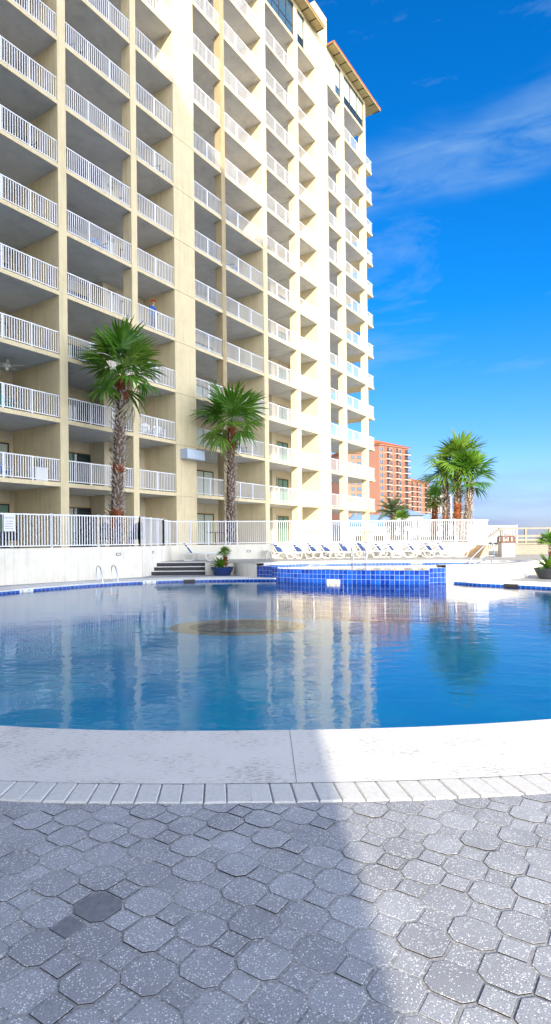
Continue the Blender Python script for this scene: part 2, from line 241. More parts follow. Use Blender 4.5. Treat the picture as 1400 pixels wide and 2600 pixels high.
# ------------------------------------------------------------------ mesh builder
class MB:
    def __init__(s): s.v = []; s.f = []; s.m = []; s.uv = {}; s.mats = []
    def mi(s, m):
        if m not in s.mats: s.mats.append(m)
        return s.mats.index(m)
    def face(s, pts, m, uv=None):
        b = len(s.v); s.v += [tuple(p) for p in pts]; s.f.append(tuple(range(b, b+len(pts)))); s.m.append(s.mi(m))
        if uv: s.uv[len(s.f)-1] = uv
        return s
    def box(s, x0, x1, y0, y1, z0, z1, m, M=None):
        b = len(s.v)
        P = [(x, y, z) for z in (z0, z1) for y in (y0, y1) for x in (x0, x1)]
        if M is not None: P = [tuple(M @ Vector(p)) for p in P]
        s.v += P
        for f in ((0, 2, 3, 1), (4, 5, 7, 6), (0, 1, 5, 4), (1, 3, 7, 5), (3, 2, 6, 7), (2, 0, 4, 6)): s.f.append(tuple(b+i for i in f)); s.m.append(s.mi(m))
        return s
    def bar(s, a, c, w, h, m, up=Vector((0, 0, 1))):
        a = Vector(a); c = Vector(c); d = c-a; L = d.length
        if L < 1e-6: return s
        d.normalize()
        if abs(d.dot(up)) > .99: up = Vector((0, 1, 0))
        x = d.cross(up).normalized(); y = x.cross(d)
        Mx = Matrix((x, d, y)).transposed().to_4x4(); Mx.translation = a
        return s.box(-w/2, w/2, 0, L, -h/2, h/2, m, Mx)
    def tube(s, pts, r, m, n=8, cap=True):
        pts = [Vector(p) for p in pts]; rs = r if isinstance(r, (list, tuple)) else [r]*len(pts); b = len(s.v); prev = None
        for i, p in enumerate(pts):
            d = (pts[min(i+1, len(pts)-1)]-pts[max(i-1, 0)]).normalized()
            if prev is None: x = d.orthogonal().normalized()
            else: x = (prev-d*prev.dot(d)).normalized()
            prev = x; y = d.cross(x)
            for j in range(n):
                a = 2*math.pi*j/n; s.v.append(tuple(p+(x*math.cos(a)+y*math.sin(a))*rs[i]))
        k = s.mi(m)
        for i in range(len(pts)-1):
            for j in range(n):
                s.f.append((b+i*n+j, b+i*n+(j+1) % n, b+(i+1)*n+(j+1) % n, b+(i+1)*n+j)); s.m.append(k)
        if cap:
            s.f.append(tuple(b+j for j in range(n))[::-1]); s.m.append(k)
            e = b+(len(pts)-1)*n; s.f.append(tuple(e+j for j in range(n))); s.m.append(k)
        return s
    def lathe(s, prof, m, n=24, c=(0, 0, 0)):
        b = len(s.v); k = s.mi(m)
        for (r, z) in prof:
            for j in range(n): a = 2*math.pi*j/n; s.v.append((c[0]+r*math.cos(a), c[1]+r*math.sin(a), c[2]+z))
        for i in range(len(prof)-1):
            for j in range(n): s.f.append((b+i*n+j, b+i*n+(j+1) % n, b+(i+1)*n+(j+1) % n, b+(i+1)*n+j)); s.m.append(k)
        return s
    def poly(s, outer, z, m, holes=()):
        loops = [[Vector((p[0], p[1], 0)) for p in l] for l in (outer, *holes)]
        tris = tessellate_polygon(loops); flat = [p for l in loops for p in l]; b = len(s.v); k = s.mi(m)
        s.v += [(p.x, p.y, z) for p in flat]
        for t in tris:
            a, c, d = (flat[i] for i in t)
            if (c-a).cross(d-a).z < 0: t = t[::-1]
            s.f.append(tuple(b+i for i in t)); s.m.append(k)
        return s
    def strip(s, line, z0, z1, m, closed=False, flip=False, u0=0., v0=0.):
        pts = list(line)+([line[0]] if closed else []); u = u0
        for a, c in zip(pts[:-1], pts[1:]):
            L = math.hypot(c[0]-a[0], c[1]-a[1]); q = [(a[0], a[1], z0), (c[0], c[1], z0), (c[0], c[1], z1), (a[0], a[1], z1)]
            uvs = [(u, v0), (u+L, v0), (u+L, v0+z1-z0), (u, v0+z1-z0)]
            if flip: q = q[::-1]; uvs = uvs[::-1]
            s.face(q, m, uvs); u += L
        return s
    def build(s, name, parent=None, smooth=False, weld=False):
        me = bpy.data.meshes.new(name); me.from_pydata(s.v, [], s.f)
        for mm in s.mats: me.materials.append(mm)
        me.polygons.foreach_set('material_index', s.m)
        if s.uv:
            ul = me.uv_layers.new(name='UVMap')
            for i, u in s.uv.items():
                for li, c in zip(me.polygons[i].loop_indices, u): ul.data[li].uv = c
        if weld:
            bm = bmesh.new(); bm.from_mesh(me); bmesh.ops.remove_doubles(bm, verts=bm.verts, dist=1e-4); bm.to_mesh(me); bm.free()
        if smooth: me.shade_smooth()
        me.update(); o = bpy.data.objects.new(name, me); C.objects.link(o)
        if parent: o.parent = parent
        return o
def tag(o, label=None, cat=None, group=None, kind=None):
    if label: o['label'] = label
    if cat: o['category'] = cat
    if group: o['group'] = group
    if kind: o['kind'] = kind
    return o
def empty(name, loc=(0, 0, 0), rz=0, label=None, cat=None, group=None):
    o = bpy.data.objects.new(name, None); C.objects.link(o); o.location = loc; o.rotation_euler = (0, 0, rz); o.empty_display_size = .2
    return tag(o, label, cat, group)
def dup(o, loc=None, rz=None, label=None, parent=None, scale=None, group=None):
    c = o.copy(); C.objects.link(c)
    if parent: c.parent = parent
    if loc is not None: c.location = loc
    if rz is not None: c.rotation_euler = (0, 0, rz)
    if scale: c.scale = (scale,)*3
    if label: c['label'] = label
    if group: c['group'] = group
    for ch in list(o.children):
        k = dup(ch, parent=c); k.matrix_parent_inverse = ch.matrix_parent_inverse.copy()
    return c
def smoothline(P, n=8, closed=False):
    P = [Vector((p[0], p[1])) for p in P]; out_ = []; N_ = len(P)
    rng = range(N_) if closed else range(N_-1)
    for i in rng:
        g = lambda j: P[j % N_] if closed else P[max(0, min(N_-1, j))]
        a, b, c, d = g(i-1), g(i), g(i+1), g(i+2)
        for k in range(n):
            t = k/n; out_.append(tuple(.5*((2*b)+(c-a)*t+(2*a-5*b+4*c-d)*t*t+(3*b-a-3*c+d)*t**3)))
    if not closed: out_.append(tuple(P[-1]))
    return out_
def offset(line, d, closed=True):
    n = len(line); o = []
    for i in range(n):
        a = Vector(line[(i-1) % n if closed else max(0, i-1)]); b = Vector(line[(i+1) % n if closed else min(n-1, i+1)])
        t = (b-a).normalized(); o.append((line[i][0]+t.y*d, line[i][1]-t.x*d))
    return o

# ================================================================== SETTING: ground, decks, pools
# lower pool, counter-clockwise so +offset is outward
pool_ctl = [(-.17, 4.78), (2.37, 5.0), (5.3, 5.95), (8.1, 8.1), (10.1, 11.5), (10.5, 15.2), (9.1, 18.75), (7.25, 20.75), (6.45, 21.8),
            (3.2, 23.3), (-.62, 24.15), (-4.2, 23.75), (-6.75, 22.15), (-8.85, 19.1), (-10.3, 15.4), (-10.1, 11.5), (-8.1, 8.1), (-5.3, 5.95), (-2.45, 5.0)]
POOL = smoothline(pool_ctl, 8, True)
COPEW = 1.04; BRW = .27
C1 = offset(POOL, COPEW); C2 = offset(POOL, COPEW+BRW)

ground = MB().poly([(-3000, -400), (3000, -400), (3000, 3200), (-3000, 3200)], -.06, SAND, [offset(POOL, .3)])
tag(ground.build('ground'), kind='structure')
sea = MB().poly([(90, -380), (2900, -380), (2900, 3100), (900, 3100)], -.03, mat('sea_water', (.02, .10, .16), .12, .6, .3, .02, bump=.6, bscale=.4))
tag(sea.build('sea'), kind='structure')
# paved deck, flat far part (the near pavers are modelled one by one)
NEAR = [(-7, -1.0), (7, -1.0), (7, 4.6), (-7, 4.6)]
dk = MB().poly([(-40, -30), (45, -30), (45, 40), (-40, 40)], -.0165, JOINT, [offset(POOL, .3)])
dk.build('deck_bed'); tag(bpy.data.objects['deck_bed'], kind='structure')
dk = MB().poly([(-14, 7.2), (-7.2, 4.0), (-7.2, -1.2), (7.2, -1.2), (7.2, 4.0), (14, 7.2), (14, 30), (-14, 30)], -.012, PAVF, [offset(POOL, .5)])
tag(dk.build('pool_deck'), kind='structure')
cp = MB()
n = len(POOL)
for i in range(n):
    j = (i+1) % n
    cp.face([(*POOL[i], 0), (*C1[i], 0), (*C1[j], 0), (*POOL[j], 0)], COPE)
cp.strip(offset(POOL, 0), -.05, 0, COPE, True)
CJ = mat('coping_joint', (.34, .32, .29), .9, .2)
for i in (1, 12, 25, 38, 52, 66, 80, 94, 108, 121, 133, 145):
    i = i % n; a = Vector(POOL[i]); b = Vector(C1[i]); t = (Vector(POOL[(i+1) % n])-a).normalized()*.0025
    cp.face([(a.x-t.x, a.y-t.y, .0015), (b.x-t.x, b.y-t.y, .0015), (b.x+t.x, b.y+t.y, .0015), (a.x+t.x, a.y+t.y, .0015)], CJ)
tag(cp.build('pool_coping', weld=False), kind='structure')
# brick edging: each brick a small block
bk = MB(); 
def resample(line, step, closed=True):
    pts = list(line)+([line[0]] if closed else []); o = []; acc = 0
    for a, b in zip(pts[:-1], pts[1:]):
        a = Vector(a); b = Vector(b); L = (b-a).length
        while acc < L: o.append(tuple(a+(b-a)*(acc/L))); acc += step
        acc -= L
    return o
per = sum(math.dist(C1[i], C1[(i+1) % len(C1)]) for i in range(len(C1))); ring_in = resample(C1, per/round(per/.1365)-1e-6); ring_in.append(ring_in[0])
for i in range(len(ring_in)-1):
    a = Vector(ring_in[i]); b = Vector(ring_in[i+1]); t = (b-a).normalized(); nn_ = Vector((t.y, -t.x))
    nn_ = (nn_+t*.10).normalized(); g = .0035; z = .002+random.uniform(-.0015, .0015); c = .006
    q0, q1 = a+t*g+nn_*.006, b-t*g+nn_*.006; q2, q3 = q1+nn_*(BRW-.008+random.uniform(-.004, .004)), q0+nn_*(BRW-.008+random.uniform(-.004, .004))
    top = [q0+(t+nn_)*c, q1+(-t+nn_)*c, q2+(-t-nn_)*c, q3+(t-nn_)*c]; bot = [q0, q1, q2, q3]
    T4 = [(p.x, p.y, z) for p in top]; B4 = [(p.x, p.y, z-c) for p in bot]; D4 = [(p.x, p.y, -.05) for p in bot]
    bb = len(bk.v); bk.v += T4+B4+D4; kk = bk.mi(BRICK)
    bk.f.append((bb+3, bb+2, bb+1, bb)); bk.m.append(kk)
    for u in range(4):
        w = (u+1) % 4
        bk.f.append((bb+u, bb+w, bb+4+w, bb+4+u)); bk.m.append(kk); bk.f.append((bb+4+u, bb+4+w, bb+8+w, bb+8+u)); bk.m.append(kk)
tag(bk.build('brick_edging'), kind='structure')
# near pavers: interlocking octagons and squares
pv = MB()
v1 = Vector((.207, .034)); v2 = Vector((-.0458, .2135)); o0 = Vector((-.458, 2.111))
e1 = v1.normalized(); e2 = v2.normalized()
P_ = .2125; sh = .0265                        # half of the short shared side
def near_ring(p):                             # is the point inside the coping/brick ring
    return p[1] > RY(p[0])
def RY(x):
    best = 9e9; y = 9
    for c in C2:
        if c[1] < 9:
            d = abs(c[0]-x)
            if d < best: best = d; y = c[1]
    return y
def paver(cx_, cy_, poly, m, jit):
    z = -.008+random.uniform(-.0028, .0022); tx, ty = random.uniform(-.010, .010), random.uniform(-.010, .010); c = .0015
    cen = Vector((cx_, cy_)); bb = len(pv.v); kk = pv.mi(m); kj = pv.mi(JOINT); nP = len(poly); jt = [random.uniform(-.014, .010) for _ in poly]
    for lvl in range(3):
        for qi, q in enumerate(poly):
            d = q*(1+jt[qi]); L = d.length; s_ = (L-.0078-(c if lvl == 0 else 0))/L
            w = cen+d*s_+jit; zz = z+d.x*tx+d.y*ty-(0 if lvl == 0 else (c*.8 if lvl == 1 else .035))
            pv.v.append((w.x, w.y, zz))
    pv.f.append(tuple(bb+i for i in range(nP))); pv.m.append(kk)
    for i in range(nP):
        j = (i+1) % nP
        for l in (0, 1): pv.f.append((bb+l*nP+i, bb+(l+1)*nP+i, bb+(l+1)*nP+j, bb+l*nP+j)); pv.m.append(kk if l == 0 else kj)
h = P_/2
octo = [e1*h+e2*-sh, e1*h+e2*sh, e1*sh+e2*h, e1*-sh+e2*h, e1*-h+e2*sh, e1*-h+e2*-sh, e1*-sh+e2*-h, e1*sh+e2*-h]
q_ = h-sh
sq = [e1*q_, e2*q_, e1*-q_, e2*-q_]
for i in range(-36, 37):
    for j in range(-18, 18):
        p = o0+v1*i+v2*j
        if not (-7 < p.x < 7 and -1.1 < p.y): continue
        lim = RY(p.x)
        if p.y < lim+.04:
            paver(p.x, p.y, octo, PAVD if (i, j) == (-1, 2) else PAV, Vector((random.uniform(-.002, .002), random.uniform(-.002, .002))))
        s2 = p+(v1+v2)/2
        if s2.y < RY(s2.x)+.04:
            paver(s2.x, s2.y, sq, PAVD if (i, j) == (-2, 1) else PAV, e1*-.0035+Vector((random.uniform(-.002, .002), random.uniform(-.002, .002))))
tag(pv.build('paver_ground'), kind='structure')

# lower pool basin and water
WL = -.12
bs = MB(); bs.poly(POOL, -1.55, PLASTER); bs.strip(POOL, -1.55, -.20, PLASTER, True, flip=True)
ob = bs.build('pool_basin'); tag(ob, kind='structure')
tb = MB(); tb.strip(offset(POOL, -.004), -.20, -.05, BANDTILE, True, flip=True, v0=0); tag(tb.build('pool_tile_band'), kind='structure')
wt = MB().poly(offset(POOL, -.002), WL, WATER); tag(wt.build('pool_water'), kind='structure')
# emblem mosaic lying on the pool floor
def ell(cx_, cy_, a, b, n=48, rot=0): return [(cx_+a*math.cos(2*math.pi*i/n), cy_+b*math.sin(2*math.pi*i/n)) for i in range(n)]
em = empty('floor_mosaic', (-1.25, 21.1, -1.545), 0, 'large oval mosaic with tan rim and dark centre on the blue pool floor', 'mosaic')
MB().poly(ell(0, 0, 2.45, 2.0), 0, mat('mosaic_tan', (.42, .34, .24), .6, .3, .2, 14)).build('rim', em)
MB().poly(ell(.25, 0, 2.0, 1.6), .004, mat('mosaic_dark', (.03, .035, .04), .6, .3, .5, 9)).build('dark_field', em)
MB().poly(ell(.2, -.95, .85, .33), .008, mat('mosaic_teal', (.02, .30, .30), .6, .3, .3, 12)).build('teal_inlay', em)
mg = MB()
for k in range(7):
    a = R(15+25*k); L = .85
    mg.face([(1.0, .2, .008+k*.0005), (1.0+math.cos(a-.12)*L, .2+math.sin(a-.12)*L, .008+k*.0005), (1.0+math.cos(a)*L*1.25, .2+math.sin(a)*L*1.25, .008+k*.0005), (1.0+math.cos(a+.12)*L, .2+math.sin(a+.12)*L, .008+k*.0005)], mat('mosaic_green', (.05, .20, .05), .6, .3, .3, 12))
mg.build('green_inlay', em)

# raised deck
ZU = .56; UW = .39
cw = smoothline([(6.45, 21.67), (7.15, 21.55), (7.95, 21.72), (8.9, 22.15), (9.7, 22.75), (10.25, 23.5), (10.9, 24.6), (12.2, 25.5)], 5)
mainw = smoothline([(0, 24.25), (.77, 23.45), (1.67, 22.85), (3.12, 22.15), (4.51, 21.65), (5.75, 21.36)], 4)
lret = [(-.64, 24.83), (0, 24.25)]; rret = [(5.75, 21.36), (6.45, 21.67)]
front = [(-3.07, 26.9), (-1.75, 26.75)] + smoothline([(-1.75, 26.75), (-1.25, 25.6), (-.64, 24.83)], 4)[1:]
up_in = smoothline([(-.35, 25.2), (-.1, 26.0), (1.3, 26.7), (3.4, 27.0), (5.6, 27.0), (8.2, 26.7), (9.8, 25.8), (10.0, 24.9), (9.3, 23.9), (8.0, 22.85), (6.75, 22.3), (6.2, 22.15)], 5)
# upper pool hole = main wall line + back curve
uphole = [(p[0], p[1]) for p in mainw]+[(6.15, 21.85)]+up_in[::-1]
outer = [(-5.9, 26.0), (-5.66, 27.85), (-3.07, 27.85)]+front+mainw+[(6.45, 21.67)]+cw[1:]+[(26, 26.5), (26, 44), (-5.9, 44)]
topo = [(-5.9, 26.6), (-5.66, 27.85), (-3.07, 27.85)]+front[:]+[(-.35, 25.2)]+up_in[1:]+[(6.45, 21.67)]+cw[1:]+[(26, 26.5), (26, 44), (-6.2, 44)]
ud = MB().poly(topo, ZU, mat('deck_concrete', (.42, .40, .37), .85, .2, .2, 2.5, bump=.4, bscale=60))
tag(ud.build('raised_deck'), kind='structure')
# pale coping round upper pool (4 mm above)
uc = MB(); off = offset(up_in, -.42, False)
for i in range(len(up_in)-1): uc.face([(*up_in[i], ZU+.004), (*up_in[i+1], ZU+.004), (*off[i+1], ZU+.004), (*off[i], ZU+.004)], COPE)
oc = offset(cw, -.3, False)
for i in range(len(cw)-1): uc.face([(*cw[i], ZU+.006), (*cw[i+1], ZU+.006), (*oc[i+1], ZU+.006), (*oc[i], ZU+.006)], COPE)
tag(uc.build('upper_pool_coping'), kind='structure')
us = MB(); us.strip(up_in, UW-.15, UW+.06, BANDTILE, False, flip=True); us.strip(up_in, UW+.06, ZU+.004, COPE, False, flip=True); tag(us.build('upper_tile_band'), kind='structure')
ub = MB().poly(uphole, -.1, PLASTER2); ub.strip(up_in, -.1, UW-.15, PLASTER2, flip=True); tag(ub.build('upper_pool_basin'), kind='structure')
uw = MB().poly(uphole, UW, WATER2); tag(uw.build('upper_pool_water'), kind='structure')
# blue tiled spill wall
sw = empty('tiled_pool_wall', (0, 0, 0), 0, 'cobalt blue tiled spill wall with white grout between the two pools', 'pool wall')
w = MB(); w.strip(mainw, -1.5, UW-.005, BLUETILE, v0=-1.5-UW+.177*11); mo = offset(mainw, -.2, False)
for i in range(len(mainw)-1): w.face([(*mainw[i], UW-.005), (*mainw[i+1], UW-.005), (*mo[i+1], UW-.005), (*mo[i], UW-.005)], BLUETILE, [(0, 0), (.1, 0), (.1, .1), (0, .1)])
w.strip(mo, -.3, UW-.005, PLASTER2, flip=True); w.build('spill_wall', sw)
for nm, L_ in (('end_pier', lret), ('end_pier', rret)):
    w = MB(); w.strip(L_, -1.5, .47, BLUETILE, v0=-1.5-.47+.177*12); a, b = Vector(L_[0]), Vector(L_[1]); t = (b-a).normalized(); nb = Vector((-t.y, t.x))*.38
    w.face([(a.x, a.y, .47), (b.x, b.y, .47), (b.x+nb.x, b.y+nb.y, .47), (a.x+nb.x, a.y+nb.y, .47)], COPE)
    w.face([(b.x, b.y, -.5), (b.x+nb.x, b.y+nb.y, -.5), (b.x+nb.x, b.y+nb.y, .47), (b.x, b.y, .47)], BLUETILE, [(0, 0), (.38, 0), (.38, .97), (0, .97)])
    w.face([(a.x, a.y, -.5), (a.x, a.y, .47), (a.x+nb.x, a.y+nb.y, .47), (a.x+nb.x, a.y+nb.y, -.5)], CREAMW)
    w.build(nm, sw)
lw = MB(); lw.strip(front, -.05, ZU-.002, CREAMW); lw.strip(cw, -.2, ZU-.002, CREAMW); lw.face([(12.2, 25.5, -.05), (26, 26.5, -.05), (26, 26.5, ZU-.002), (12.2, 25.5, ZU-.002)], CREAMW)
tag(lw.build('deck_wall'), 'low cream wall curving round the raised pool deck', 'wall')
# steps
st = empty('steps', (-4.36, 26.85, 0), 0, 'three wide steps with dark tiled risers up to the raised deck', 'steps')
RISER = mat('dark_riser', (.07, .07, .075), .8, .2, .4, 20, bump=.4, bscale=60)
for k in range(3):
    z0 = .187*k; z1 = .187*(k+1)-.002; y0 = -.02+.33*k
    MB().box(-1.32+.05*k, 1.30, y0, 1.02-.002*k, z0+.001, z1-.03, RISER).box(-1.34+.05*k, 1.30, y0-.03, 1.022, z1-.03, z1, COPE).build('step', st)

# ================================================================== terrace wall and fences
LW = [(-16.5, 14.8), (-9.97, 21.43), (-5.73, 25.74)]
tw = MB()
path = LW+[(-5.2, 28.6), (-4.85, 30.3)]+[(-1.8, 31.15), (.3, 31.7), (6.3, 32.6), (10.15, 32.2), (11.45, 32.9)]
TW = smoothline(path[2:6], 4)[:-1]+path[5:]
TW = [LW[0], LW[1]]+TW
ZT = 1.30
def wallrun(mb, P, z0, z1, th, m):
    B = offset(P, -th, False)
    for i in range(len(P)-1):
        a, b, c, d = P[i], P[i+1], B[i+1], B[i]
        mb.face([(*a, z0), (*b, z0), (*b, z1), (*a, z1)], m); mb.face([(*c, z0), (*d, z0), (*d, z1), (*c, z1)], m)
        mb.face([(*a, z1), (*b, z1), (*c, z1), (*d, z1)], m)
    mb.face([(*P[-1], z0), (*B[-1], z0), (*B[-1], z1), (*P[-1], z1)], m); mb.face([(*B[0], z0), (*P[0], z0), (*P[0], z1), (*B[0], z1)], m)
def zwall(x):  # coping height falls slightly to the right
    return 1.36
wallrun(tw, TW, -.03, 1.34, .2, CREAMW)
trw = tw.build('terrace_wall'); tag(trw, 'long cream retaining wall behind the pool carrying the white picket fence', 'wall')
tl = MB().box(-.075, .075, -.012, .01, -.04, .04, FRAME).box(-.06, .06, -.016, -.012, -.022, .022, PLAST)
def wall_light(x, y, z, rz, label):
    o = empty('wall_light', (x, y, z), rz, label, 'light', 'recessed step lights in the pool walls')
    MB().box(-.11, .11, -.014, .02, -.055, .055, FRAME).build('housing', o); MB().box(-.085, .085, -.018, -.0141, -.03, .03, PLAST).build('lens', o)
aw = math.atan2(25.74-21.43, -5.73+9.97)
def on_wall(P, Q, t, off_=0): return (P[0]+(Q[0]-P[0])*t+off_*(Q[1]-P[1])/math.dist(P, Q), P[1]+(Q[1]-P[1])*t-off_*(Q[0]-P[0])/math.dist(P, Q))
x, y = on_wall(LW[1], LW[2], .81, .0); wall_light(x, y, 1.02, aw, 'small recessed light in the shaded long wall left of the steps')
x, y = on_wall((-5.2, 28.6), (-4.85, 30.3), -.9, .02); wall_light(x+.0, y, 1.05, R(80), 'small recessed light on the wall beside the three steps')
x, y = on_wall((-1.8, 31.15), (.3, 31.7), .27, .0); wall_light(x, y, .98, R(14.5), 'small recessed light in the wall behind the blue pot')
x, y = on_wall((6.3, 32.6), (10.15, 32.2), 1.0); wall_light(10.55, 32.42, .90, R(28), 'small recessed light in the wall right of the lounger row')

# white picket fence: panels between posts
def fence(name, P, zb, zt, label, cat='fence', maxlen=1.9, solid=(), group=None, hw=.017):
    o = empty(name, (P[0][0], P[0][1], zb), 0, label, cat, group); ox, oy = P[0]
    pts = [Vector(p) for p in P]; nodes = [pts[0]]
    for a, b in zip(pts[:-1], pts[1:]):
        L = (b-a).length; n_ = max(1, round(L/maxlen))
        for i in range(1, n_+1): nodes.append(a+(b-a)*i/n_)
    for q in nodes:
        MB().box(-.038, .038, -.038, .038, 0, zt-zb+.03, WHITE).build('fence_post', o).location = (q.x-ox, q.y-oy, 0)
    for k, (a, b) in enumerate(zip(nodes[:-1], nodes[1:])):
        L = (b-a).length; an = math.atan2(b.y-a.y, b.x-a.x); mb = MB()
        mb.box(.038, L-.038, -.022, .022, zt-zb-.05, zt-zb, WHITE).box(.038, L-.038, -.02, .02, .06, .10, WHITE)
        if k in solid: mb.box(.05, L-.05, -.008, .008, .10, zt-zb-.05, WHITE)
        n_ = max(1, round((L-.076)/.112))
        for i in range(1, n_):
            x_ = .038+(L-.076)*i/n_; mb.box(x_-hw, x_+hw, -.004, .004, .10, zt-zb-.05, WHITE)
        q = mb.build('fence_panel', o); q.location = (a.x-ox, a.y-oy, 0); q.rotation_euler = (0, 0, an)
    return o
mid = offset(TW, -.1, False)
i1 = 2
fence('picket_fence', mid[:3], 1.345, 2.66, 'white picket fence on the shaded wall nearest the building, carrying the notice sign')
fence('picket_fence', mid[2:7], 1.345, 2.64, 'white picket fence stretch that turns away behind the dark steps', maxlen=1.1)
fence('picket_fence', mid[6:], 1.345, 2.60, 'long white picket fence behind the row of loungers', hw=.011)
fence('picket_fence', [(12.3, 36.6), (13.6, 37.4), (15.9, 37.9)], .7, 2.35, 'short white picket fence run near the brown topped litter bin')
rp = MB().box(-.45, .45, -.03, .03, 0, 1.55, WHITE).box(-.5, .5, -.045, .045, 1.55, 1.6, WHITE)
o = rp.build('fence_gate_panel'); tag(o, 'solid white panel closing the right end of the long fence', 'panel'); o.location = (11.95, 33.3, 1.0); o.rotation_euler = (0, 0, R(25))
# terrace floor
tp = [(p[0], p[1]) for p in offset(TW, -.21, False)]
tr = MB().poly([(-16.4, 15.0)]+tp[1:]+[(11.5, 60), (-40, 60), (-40, 15)], ZT, CONC); tag(tr.build('terrace'), kind='structure')
tr2 = MB().strip([tp[-1], (11.5, 60)], -.05, ZT-.002, CREAMW); tag(tr2.build('terrace_side'), kind='structure')

# ================================================================== the apartment building
TH = R(90-34.25)                       # rotation of the facade
Wd = Vector((-math.sin(TH), math.cos(TH), 0))
DIST = 22.40
def fac(T, dep, z=0): return Vector((math.cos(TH)*T, math.sin(TH)*T, z))+Wd*(DIST+dep)
BL = empty('apartment_building', tuple(fac(0, 0, 0)), TH, 'tall cream apartment tower with rows of white railed balconies', 'building')
H = 2.85; Z0 = 4.04                     # soffit of level 0
ST = .18
def zs(k): return Z0+H*k                # soffit height of slab k
# bays: left T, right T, depth, right side ('full' wall, 'short' pier), number of top slab, wide
BAYS = [
 dict(n=-1, a=3.6, b=6.2, d=2.45, r='short', top=15), dict(n=0, a=6.6, b=10.5, d=3.65, r='full', top=15),
 dict(n=1, a=12.25, b=16.26, d=3.65, r='full', top=15), dict(n=2, a=16.69, b=20.56, d=3.65, r='short', top=15),
 dict(n=3, a=20.94, b=23.66, d=2.45, r='full', top=15), dict(n=4, a=25.34, b=27.85, d=2.45, r='short', top=15),
 dict(n=5, a=28.21, b=32.23, d=3.65, r='full', top=14), dict(n=6, a=32.72, b=36.49, d=3.65, r='short', top=12),
 dict(n=7, a=36.95, b=39.56, d=2.45, r='full', top=12), dict(n=8, a=41.50, b=43.86, d=2.45, r='short', top=12),
 dict(n=9, a=44.42, b=48.28, d=3.65, r='end', top=12)]
wl_ = MB()
ZG = 1.28
def col(a, b, d0, d1, z0, z1, m=CREAM): wl_.box(a, b, d0, d1, z0, z1, m)
def tower(a, b, z1, dep=4.4):
    wl_.box(a+.004, b-.004, .03, dep, ZG, z1-.01, CREAM)
    zz = ZG; k = 0
    while zz < z1-.01:
        t_ = min(zs(k)-.012, z1); wl_.box(a, b, 0, .06, zz, t_, CREAM); zz = zs(k)+.012; k += 1
ZTOP = zs(16)
tower(-1.0, 3.6, ZTOP); tower(10.5, 12.25, ZTOP); tower(23.66, 25.34, ZTOP); tower(39.56, 41.50, zs(13.84), 9)
def pier(a, b, d, z1, k=1): wl_.box(a, b, 0, d, ZG, z1, CREAM)
pier(6.2, 6.6, .64, ZTOP); pier(16.26, 16.69, 3.9, ZTOP); pier(20.56, 20.94, .64, ZTOP); pier(27.85, 28.21, .5, ZTOP)
pier(32.23, 32.72, 3.9, zs(12.93)); pier(36.49, 36.95, .6, zs(12.93)); pier(43.86, 44.42, .5, zs(12.93)); pier(48.28, 48.65, .53, zs(12.93))
pier(27.85, 28.21, .5, ZTOP)
# back walls with room mass behind
wl_.box(-1, 10.5, 3.66, 16, ZG, ZTOP, TAN); wl_.box(10.5, 20.75, 3.66, 16, ZG, ZTOP, TAN); wl_.box(20.75, 28.0, 2.46, 16, ZG, ZTOP, TAN)
wl_.box(28.0, 32.5, 3.66, 16, ZG, ZTOP, TAN); wl_.box(32.5, 36.7, 3.66, 16, ZG, zs(13.3), TAN); wl_.box(36.7, 44.1, 2.46, 16, ZG, zs(13.3), TAN)
wl_.box(3.6, 6.4, 2.46, 3.66, ZG, ZTOP, TAN)
# enclosed top storey walls of bays 5-9 (window openings are filled by window parts set in front)
def infill(a, b, z0, z1, d=.25, m=CREAM): wl_.box(a, b, .0, d, z0, z1, m)
zt0 = zs(12)+ST; zt1 = zs(12.93)
infill(37.98, 39.56, zt0, zs(13.05)); infill(41.50, 42.88, zt0, zs(13.05))
wl_.box(32.23, 39.56, .0, .3, zs(12.93), zs(13.1), CREAM); wl_.box(41.50, 48.65, .0, .3, zs(12.93), zs(13.08), CREAM)
for a, b in ((32.72, 36.49), (36.95, 37.98), (42.88, 43.86), (44.42, 48.28)): infill(a, b, zt0, zs(12.07)+.02, .22)
wl_.box(48.33, 48.63, .53, 8, zt0, zs(13.08), CREAM)
wl_.box(43.9, 44.2, 2.46, 16, ZG, zs(13.08), CREAM)
walls = wl_.build('wall', BL)
# slabs: one per level
for k in range(0, 16):
    s_ = MB(); z0 = zs(k); z1 = z0+ST
    for B in BAYS:
        if k > B['top']: continue
        if B['n'] == 9:
            s_.box(B['a'], 48.28, .002, 3.66, z0, z1, SOFF)
        else:
            d2 = B['d']+.02
            s_.box(B['a'], B['b'], .06, d2, z0+.003, z1, SOFF)
            s_.box(B['a'], B['b'], .012, .06, z0-.004, z1+.0, CREAM)
            if B['r'] == 'short': s_.box(B['b'], B['b']+.4, .66, d2, z0+.003, z1, SOFF)
    if k <= 12:
        s_.box(44.42, 48.28, -.0, .06, z0-.004, z1+.001, CREAM)
        s_.box(43.86, 44.42, .51, 3.66, z0+.002, z1, SOFF)
        if k < 12:
            s_.box(48.28, 50.3, .54, 3.66, z0, z1, CREAM); s_.box(48.65, 50.3, .15, .54, z0, z1, CREAM)
        # slab band between levels on the tower line
    s_.build('floor_slab', BL)
